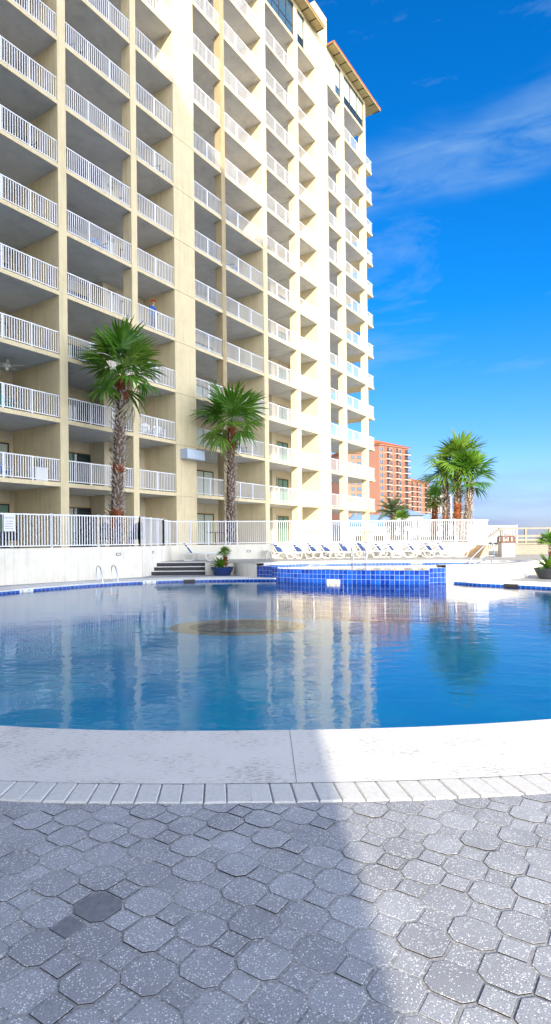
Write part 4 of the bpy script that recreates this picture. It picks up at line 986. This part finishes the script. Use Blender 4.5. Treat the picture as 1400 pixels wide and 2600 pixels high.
def marker(line, x, y, z, inward, label, closed=True):
    p, t = nearest(line, x, y); a = math.atan2(t.y, t.x)
    if inward: a += math.pi
    o = empty('depth_marker', (p.x, p.y, z), a, label, 'tile', DM)
    nrm = -.012
    MB().box(-.27, .27, nrm-.004, nrm+.002, -.07, .07, PLAST).build('tile', o)
    text('5', .13, (-.15, nrm-.005, 0), (R(90), 0, 0), BLK, o, 'numeral'); text('FT', .09, (.10, nrm-.005, 0), (R(90), 0, 0), BLK, o)
IP = offset(POOL, -.004)
marker(IP, -8.3, 19.9, -.085, True, 'white depth marker tile at the far left edge of the big pool')
marker(IP, -4.75, 23.4, -.085, True, 'white depth marker tile on the pool edge below the steps')
marker(mainw, 2.45, 22.4, -.06, False, 'white depth marker tile at the foot of the blue spill wall')
marker(up_in, 6.6, 27.0, .49, False, 'white depth marker tile on the far side of the upper pool')
def skimmer(line, x, y, z, label, inward=True):
    p, t = nearest(line, x, y); a = math.atan2(t.y, t.x)+(math.pi if inward else 0)
    o = empty('skimmer_opening', (p.x, p.y, z), a, label, 'skimmer', 'dark skimmer mouths in the tile band'); MB().box(-.24, .24, -.018, .0, -.06, .05, FRAME).build('mouth', o); MB().box(-.27, .27, -.02, .0, .05, .065, PLAST).build('lintel', o)
skimmer(IP, -3.3, 24, -.07, 'dark skimmer mouth on the pool edge under the blue pot'); skimmer(IP, 8.2, 19.8, -.07, 'dark skimmer mouth at the right end of the waterline tiles')

# ================================================================== things on the balconies and terrace
def chair_mb(o, m, m2=None, high=.95, adir=False):
    m2 = m2 or m
    for x_ in (-.25, .25):
        MB().box(x_-.022, x_+.022, -.28, -.235, 0, .62, m).build('leg', o); MB().box(x_-.022, x_+.022, .20, .245, 0, .60, m).build('leg', o)
        MB().box(x_-.035, x_+.035, -.32, .26, .60, .63, m).build('armrest', o)
    s_ = MB()
    for i in range(5): s_.box(-.24, .24, -.26+i*.105, -.17+i*.105, .37+(-.012)*i, .395-.012*i, m2)
    s_.build('seat', o)
    b_ = MB()
    for i in range(5):
        x_ = -.21+i*.105; hh = high-.06*abs(i-2)*.7; b_.bar((x_, .19, .36), (x_, .36, hh), .085, .018, m2, up=Vector((0, 1, .2)))
    b_.bar((-.24, .33, .8), (.24, .33, .8), .03, .05, m2); b_.build('backrest', o)
def chair(T, dep, z, m, rz, label, group=None, scale=1, m2=None):
    p = fac(T, dep); o = empty('armchair', (p.x, p.y, z), TH+rz, label, 'chair', group); chair_mb(o, m, m2); o.scale = (scale,)*3; return o
def fz(k): return zs(k)+ST
chair(14.35, 1.0, fz(1), TEAL, R(40), 'teal armchair behind the third railing up, leftmost bay', m2=TEAL)
chair(13.6, 1.4, fz(1), TEAL, R(-60), 'second teal armchair, at the left photo edge of the leftmost bay')
chair(14.2, 1.1, fz(0), PLAST, R(20), 'white framed armchair with blue slats, leftmost bay, first balcony up', m2=BLUEP)
chair(17.3, 1.5, fz(0), BLUEP, R(10), 'blue armchair on the first balcony left of the tall palm')
chair(17.6, 1.2, fz(3), BLUEP, R(10), 'blue armchair on the balcony behind the crown of the tallest palm')
chair(18.9, 1.6, fz(1), DARKW, R(0), 'dark armchair on the balcony behind the tall palm trunk')
GW = 'white chairs on the narrow balcony right of the tall palm'
for T_, rz_, lb_ in ((21.5, 30, 'left one of the white chairs on the narrow balcony right of the tall palm'), (22.4, -10, 'middle white chair on the narrow balcony right of the tall palm'), (23.15, -30, 'right hand white chair on the narrow balcony, against the inner wall')):
    chair(T_, .8, fz(1), PLAST, R(rz_), lb_, GW, m2=PLAST)
chair(29.8, .9, fz(1), PLAST, R(20), 'white chair on the wide balcony right of the second palm trunk'); chair(30.8, .9, fz(1), DARKW, R(-10), 'dark chair on the wide balcony right of the second palm trunk')
chair(26.0, 1.2, fz(1), DARKW, R(0), 'dark chair left of the second palm trunk, balcony above the light box level')
for k_, lb_ in ((1, 'lowest of the pale green chairs on the end balconies'), (3, 'middle one of the pale green chairs on the end balconies'), (4, 'highest of the pale green chairs on the end balconies')):
    chair(46.4, 1.0, fz(k_), mat('pale_green_plastic', (.40, .62, .55), .5, .4), R(15), lb_, 'pale green chairs on the end balconies')
for T_, d_, k_, m_, r_z, lb_ in ((23.0, .6, 6, DARKW, 20, 'dark chair high on the narrow third bay, against the inner wall'), (15.2, .6, 5, DARKW, 0, 'dark chair halfway up the leftmost bay'),
                  (17.6, .6, 7, DARKW, 15, 'dark chair high up in the bay above the tall palm'), (19.0, .6, 4, BLUEP, 0, 'blue chair in the bay above the tall palm crown'), (31.0, .6, 9, PLAST, 0, 'white chair on a sunlit high balcony of the fifth bay'),
                  (38.6, .6, 10, DARKW, 0, 'dark chair near the top of the narrow sunlit bay'), (29.5, .6, 5, BLUEP, 20, 'blue chair halfway up the fifth bay')):
    chair(T_, d_, fz(k_), m_, R(r_z), lb_)
GA = 'dark adirondack chairs on the terrace behind the fence'
for x_, y_, rz_, lb_ in ((-12.0, 23.2, 25, 'dark garden chair at the left photo edge behind the fence'), (-10.75, 24.0, 10, 'dark garden chair right behind the notice sign'), (-8.7, 27.0, -20, 'dark garden chair behind the fence, under the leftmost pier'), (-7.9, 27.6, 15, 'dark garden chair just left of the tallest palm foot'),
                   (-6.4, 27.6, -10, 'dark garden chair just right of the tallest palm foot')):
    o = empty('armchair', (x_, y_, ZT), R(rz_), lb_, 'chair', GA); chair_mb(o, DARKW, DARKW, 1.08); o.scale = (1.1, 1.1, 1.1)
for x_, y_, lb_ in ((-11.3, 23.6, 'low dark side table between the two chairs by the notice sign'),):
    o = empty('low_table', (x_, y_, ZT), R(15), lb_, 'table'); MB().box(-.28, .28, -.28, .28, .50, .54, DARKW).build('table_top', o)
    for a_ in (-.24, .24):
        for b_ in (-.24, .24): MB().box(a_-.02, a_+.02, b_-.02, b_+.02, 0, .5, DARKW).build('leg', o)
# terrace table with chairs seen through the long fence
for x_, y_, lb_ in ((2.5, 35.0, 'dark table behind the long fence, left of the lounger at the grab rails'), (6.0, 37.5, 'dark table behind the long fence near the end balconies'), (8.6, 37.0, 'dark table behind the long fence below the small green palm'), (-3.2, 33.4, 'dark table behind the fence beside the second palm')):
    o = empty('patio_table', (x_, y_, ZT), R(15), lb_, 'table'); MB().lathe([(.001, .70), (.5, .70), (.5, .74), (.001, .74)], DARKW, 18).build('table_top', o); MB().tube([(0, 0, 0), (0, 0, .7)], .04, DARKW, 8).build('pedestal', o); MB().lathe([(.3, 0), (.3, .03), (.04, .05)], DARKW, 16).build('foot', o)
o = empty('planter_box', tuple(fac(15.6, .65, fz(0))), TH, 'white square planter with dark stems on the lowest left balcony', 'planter')
MB().box(-.3, .3, -.25, .25, 0, .62, PLAST).box(-.32, .32, -.27, .27, .58, .64, PLAST).build('box', o)
f_ = MB(); rnd = random.Random(9)
for i in range(40):
    a_ = rnd.uniform(0, 6.28); r_0 = rnd.uniform(0, .2); f_.bar((r_0*math.cos(a_), r_0*math.sin(a_), .6), (r_0*2*math.cos(a_), r_0*2*math.sin(a_), rnd.uniform(.8, 1.15)), .03, .006, LEAF)
f_.build('plant', o)
# ceiling fan
cf = empty('ceiling_fan', tuple(fac(14.9, 1.9, zs(2))), TH, 'white ceiling fan hanging under the slab of the leftmost bay', 'ceiling fan')
MB().tube([(0, 0, 0), (0, 0, -.22)], .02, PLAST, 8).lathe([(.02, 0), (.07, -.02), (.06, -.06), (.02, -.07)], PLAST, 14).build('rod', cf)
MB().lathe([(.02, -.20), (.13, -.22), (.15, -.30), (.11, -.36), (.03, -.38)], PLAST, 18).build('motor', cf)
for i in range(5):
    a_ = i*2*math.pi/5+.4; q = MB().box(.12, .72, -.065, .065, -.292, -.28, PLAST).build('blade', cf); q.rotation_euler = (R(8), 0, a_)
MB().lathe([(.02, -.38), (.08, -.42), (.06, -.50), (.01, -.53)], mat('frosted_glass', (.8, .8, .76), .3, .5), 14).build('lamp_shade', cf)

# person leaning at a balcony rail
def person(loc, rz, label):
    me = bpy.data.meshes.new('person'); J = {}
    V = [(0, 0, .95), (0, .0, 1.15), (0, -.03, 1.38), (0, -.05, 1.50), (0, -.06, 1.60),
         (.09, 0, .90), (.10, -.02, .50), (.10, .03, .08), (.10, -.12, .04), (-.09, 0, .90), (-.10, -.04, .50), (-.10, .02, .08), (-.10, -.13, .04),
         (.18, -.02, 1.40), (.24, -.06, 1.14), (.20, -.30, 1.08), (-.18, -.02, 1.40), (-.24, -.06, 1.14), (-.18, -.30, 1.08), (.19, -.38, 1.08), (-.17, -.38, 1.08)]
    Eg = [(0, 1), (1, 2), (2, 3), (3, 4), (0, 5), (5, 6), (6, 7), (7, 8), (0, 9), (9, 10), (10, 11), (11, 12), (2, 13), (13, 14), (14, 15), (15, 19), (2, 16), (16, 17), (17, 18), (18, 20)]
    Rr = [.15, .13, .16, .055, .05, .095, .06, .042, .035, .095, .06, .042, .035, .06, .045, .03, .06, .045, .03, .022, .022]
    me.from_pydata(V, Eg, []); o = bpy.data.objects.new('person', me); C.objects.link(o)
    md = o.modifiers.new('s', 'SKIN'); sv = me.skin_vertices.new(name='') if not me.skin_vertices else me.skin_vertices[0]
    for i, r in enumerate(Rr): me.skin_vertices[0].data[i].radius = (r, r*.8 if i in (0, 1, 2) else r)
    me.skin_vertices[0].data[0].use_root = True
    o.modifiers.new('u', 'SUBSURF').levels = 1
    dg = bpy.context.evaluated_depsgraph_get(); m2 = bpy.data.meshes.new_from_object(o.evaluated_get(dg)); o.modifiers.clear(); o.data = m2
    sk = mat('skin', (.55, .32, .22), .6, .3); sh_ = mat('blue_shirt', (.03, .10, .36), .8, .2); jn = mat('dark_jeans', (.03, .05, .12), .85, .2)
    bm = bmesh.new(); bm.from_mesh(m2)
    hd_ = bmesh.ops.create_icosphere(bm, subdivisions=3, radius=.105, matrix=Matrix.Translation((0, -.075, 1.66)) @ Matrix.Diagonal((.82, .95, 1.18, 1)))
    bmesh.ops.create_icosphere(bm, subdivisions=1, radius=.022, matrix=Matrix.Translation((0, -.178, 1.65)))
    for s_ in (-1, 1): bmesh.ops.create_icosphere(bm, subdivisions=1, radius=.022, matrix=Matrix.Translation((s_*.088, -.07, 1.66)))
    for s_ in (-1, 1):
        for q in range(5): bmesh.ops.create_cone(bm, segments=6, radius1=.010, radius2=.008, depth=.08-.01*abs(q-2), cap_ends=True, matrix=Matrix.Translation((s_*.18+(q-2)*.017+.01*s_, -.43, 1.065)) @ Matrix.Rotation(R(80), 4, 'X'))
    bm.to_mesh(m2); bm.free(); m2.materials.clear(); m2.materials.append(sk); m2.materials.append(sh_); m2.materials.append(jn)
    for p in m2.polygons:
        c = p.center; p.material_index = 2 if c.z < .97 and c.z > .09 else (1 if c.z < 1.47 and c.z >= .97 and not (c.y < -.26) else 0)
    m2.shade_smooth(); o.location = loc; o.rotation_euler = (0, 0, rz); tag(o, label, 'person')
    cp_ = MB().lathe([(.105, 0), (.108, .04), (.09, .10), (.05, .13), (.001, .14)], mat('red_cap', (.45, .03, .015), .8, .2), 18, (0, -.07, 1.68)); cp_.box(-.07, .07, -.25, -.14, 1.685, 1.70, mat('red_cap', (0, 0, 0)))
    cp_.build('cap', o)
    return o
person(tuple(fac(22.5, .55, fz(3))), TH, 'person in a blue shirt and red cap leaning on a balcony rail')

# ================================================================== distant buildings
BAL = {}
def balcony_mesh(w, fh, wall, slab):
    key = (round(w, 1), fh, wall.name)
    mb = MB(); mb.box(0, w, -.02, .01, .1, fh-.25, FRAME); mb.box(0, w*.55, -.05, -.021, .1, fh-.25, RUST if 'peach_stucco' in wall.name else GLASS2)
    mb.box(-.15, w+.15, -1.5, 0, -.14, .14, slab); mb.box(-.15, w+.15, -1.5, -1.42, .12, .28, wall)
    for i in range(int(w/.35)+1): mb.box(i*.35-.03, i*.35+.03, -1.48, -1.42, .28, 1.05, FRAME)
    mb.box(-.1, w+.1, -1.5, -1.42, 1.0, 1.08, FRAME); mb.box(-.15, .0, -1.35, 0, .12, fh*.95, wall)
    return mb
def block(name, x, y, rz, L, D_, nfl, fh, wall, roofm, cols, label, z0=0, parapet=.8, roof_h=3.5, cat='building', slab=None):
    o = empty(name, (x, y, z0), rz, label, cat); Ht = nfl*fh+parapet
    MB().box(0, L, 0, D_, 0, Ht, wall).box(-.5, L+.5, -.6, D_+.5, Ht-.5, Ht, wall).build('body', o)
    if roofm:
        r = MB(); e = .9; A = [(-e, -e), (L+e, -e), (L+e, D_+e), (-e, D_+e)]; T_ = [(L*.3, D_*.5), (L*.7, D_*.5)]; z_ = Ht+.02
        for q in ([A[0], A[1], T_[1], T_[0]], [A[1], A[2], T_[1]], [A[2], A[3], T_[0], T_[1]], [A[3], A[0], T_[0]]): r.face([(p[0], p[1], z_+(roof_h if p in T_ else 0)) for p in q], roofm)
        r.build('roof', o)
    for (a, b, kind) in cols:
        first = None
        for k in range(nfl):
            if first is None:
                if kind == 'b': first = balcony_mesh(b-a, fh, wall, slab or PEACHW).build('balcony', o)
                else: first = MB().box(0, b-a, -.06, .01, fh*.22, fh*.78, FRAME).box(.12, b-a-.12, -.09, -.061, fh*.25, fh*.75, GLASS2).build('window', o)
                q = first
            else: q = first.copy(); C.objects.link(q); q.parent = o
            q.location = (a, -.002, k*fh)
    return o
def bxy(px, Y): return (px-690)/1485*Y
# peach towers receding along the beach
block('tower_block', bxy(872, 252), 252, R(14), 16.5, 30, 14, 2.75, PEACH, ROOF, [(1, 2.6, 'w'), (4, 5.6, 'w'), (6.6, 8.6, 'w'), (9.6, 12.4, 'b'), (13.2, 16.2, 'b')], 'tall peach tower part with orange roof, rising behind the end balconies', roof_h=3)
block('tower_block', bxy(966, 248), 248, R(38), 19, 24, 15, 2.75, PEACH, ROOF, [(.4, 2.2, 'w'), (3.2, 6.2, 'b'), (7.0, 8.4, 'w'), (9.2, 12.2, 'b'), (13.0, 14.2, 'w'), (15.0, 18.8, 'b')], 'tallest peach tower with orange hipped roof and dark balconies', roof_h=4.2)
block('tower_block', bxy(1030, 330), 330, R(45), 26, 24, 12, 2.85, PEACH, ROOF, [(1, 3, 'w'), (4.5, 8.5, 'b'), (10, 14, 'b'), (15.5, 17.5, 'w'), (19, 24, 'b')], 'mid height peach tower with orange roof, second in the row', roof_h=3.5)
block('tower_block', bxy(1064, 430), 430, R(40), 26, 24, 12, 3.0, PEACHW, mat('tan_roof', (.62, .42, .28), .8, .2), [(1, 4, 'b'), (6, 9, 'w'), (11, 15, 'b'), (17, 20, 'w'), (21, 25, 'b')], 'pale peach tower third in the row, part hidden by the small palm', roof_h=2)
block('tower_block', bxy(1096, 520), 520, R(30), 26, 24, 13, 3.1, WHITEW, None, [(1, 5, 'b'), (7, 11, 'b'), (13, 17, 'b'), (19, 24, 'b')], 'whitish flat topped tower farthest along the row, behind the palm trunks')
block('tower_block', bxy(1142, 600), 600, R(20), 22, 24, 9, 3.1, WHITEW, None, [(1, 6, 'b'), (9, 14, 'b'), (16, 20, 'b')], 'lowest whitish far block seen between the clump of palm trunks')
# pale blue and white houses
hb = empty('house', (bxy(878, 75), 75, 0), R(8), 'long pale blue house with grey blue roof behind the fence', 'house')
MB().box(0, 8.6, 0, 9, 0, 3.4, PALEB).box(-.1, 8.7, -.1, 0, 2.9, 3.05, WHITEW).box(0, 8.6, -.6, 0, 0, 2.3, WHITEW).build('wall', hb)
r = MB(); A = [(-.5, -.5, 3.4), (9.1, -.5, 3.4), (9.1, 9.5, 3.4), (-.5, 9.5, 3.4)]; T_ = [(2.5, 4.5, 4.9), (6, 4.5, 4.9)]
for q in ([A[0], A[1], T_[1], T_[0]], [A[1], A[2], T_[1]], [A[2], A[3], T_[0], T_[1]], [A[3], A[0], T_[0]]): r.face(q, BROOF)
r.build('roof', hb)
for i in range(3): MB().box(1.0+i*2.6, 2.2+i*2.6, -.64, -.6, .8, 2.0, FRAME).build('window', hb)
hw = empty('house', (bxy(1000, 90), 90, 0), R(12), 'white two storey house with a blue grey roof left of the palms', 'house')
MB().box(0, 4.9, 0, 7, 0, 5.2, WHITEW).box(-.1, 5.0, -.12, 0, 2.75, 2.95, WHITEW).build('wall', hw)
r = MB(); A = [(-.5, -.6, 5.2), (5.4, -.6, 5.2), (5.4, 7.5, 5.2), (-.5, 7.5, 5.2)]; T_ = [(1.5, 3.5, 6.5), (3.4, 3.5, 6.5)]
for q in ([A[0], A[1], T_[1], T_[0]], [A[1], A[2], T_[1]], [A[2], A[3], T_[0], T_[1]], [A[3], A[0], T_[0]]): r.face(q, BROOF)
r.build('roof', hw)
for x_ in (.4, 1.5, 2.6, 3.7):
    for z_ in (3.2, .9):
        q = MB().box(x_, x_+.75, -.03, .01, z_, z_+1.3, GLASS2).build('window', hw); MB().box(x_-.07, x_+.82, -.05, .0, z_-.08, z_, WHITEW).build('sill', q)
hx = empty('house', (bxy(1062, 110), 110, 0), R(15), 'white gabled house just left of the three palm trunks', 'house')
MB().box(0, 7.5, 0, 7, 0, 4.6, WHITEW).build('wall', hx)
r = MB(); r.face([(-.4, -.5, 4.6), (7.9, -.5, 4.6), (7.9, 3.5, 6.4), (-.4, 3.5, 6.4)], BROOF); r.face([(-.4, 7.5, 4.6), (-.4, 3.5, 6.4), (7.9, 3.5, 6.4), (7.9, 7.5, 4.6)], BROOF); r.face([(0, 0, 4.59), (0, 7, 4.59), (0, 3.5, 6.3)], WHITEW); r.build('roof', hx)
for x_ in (.6, 2.2, 3.8, 5.4):
    for z_ in (.9, 2.9): MB().box(x_, x_+.8, -.03, .01, z_, z_+1.1, GLASS2).build('window', hx)
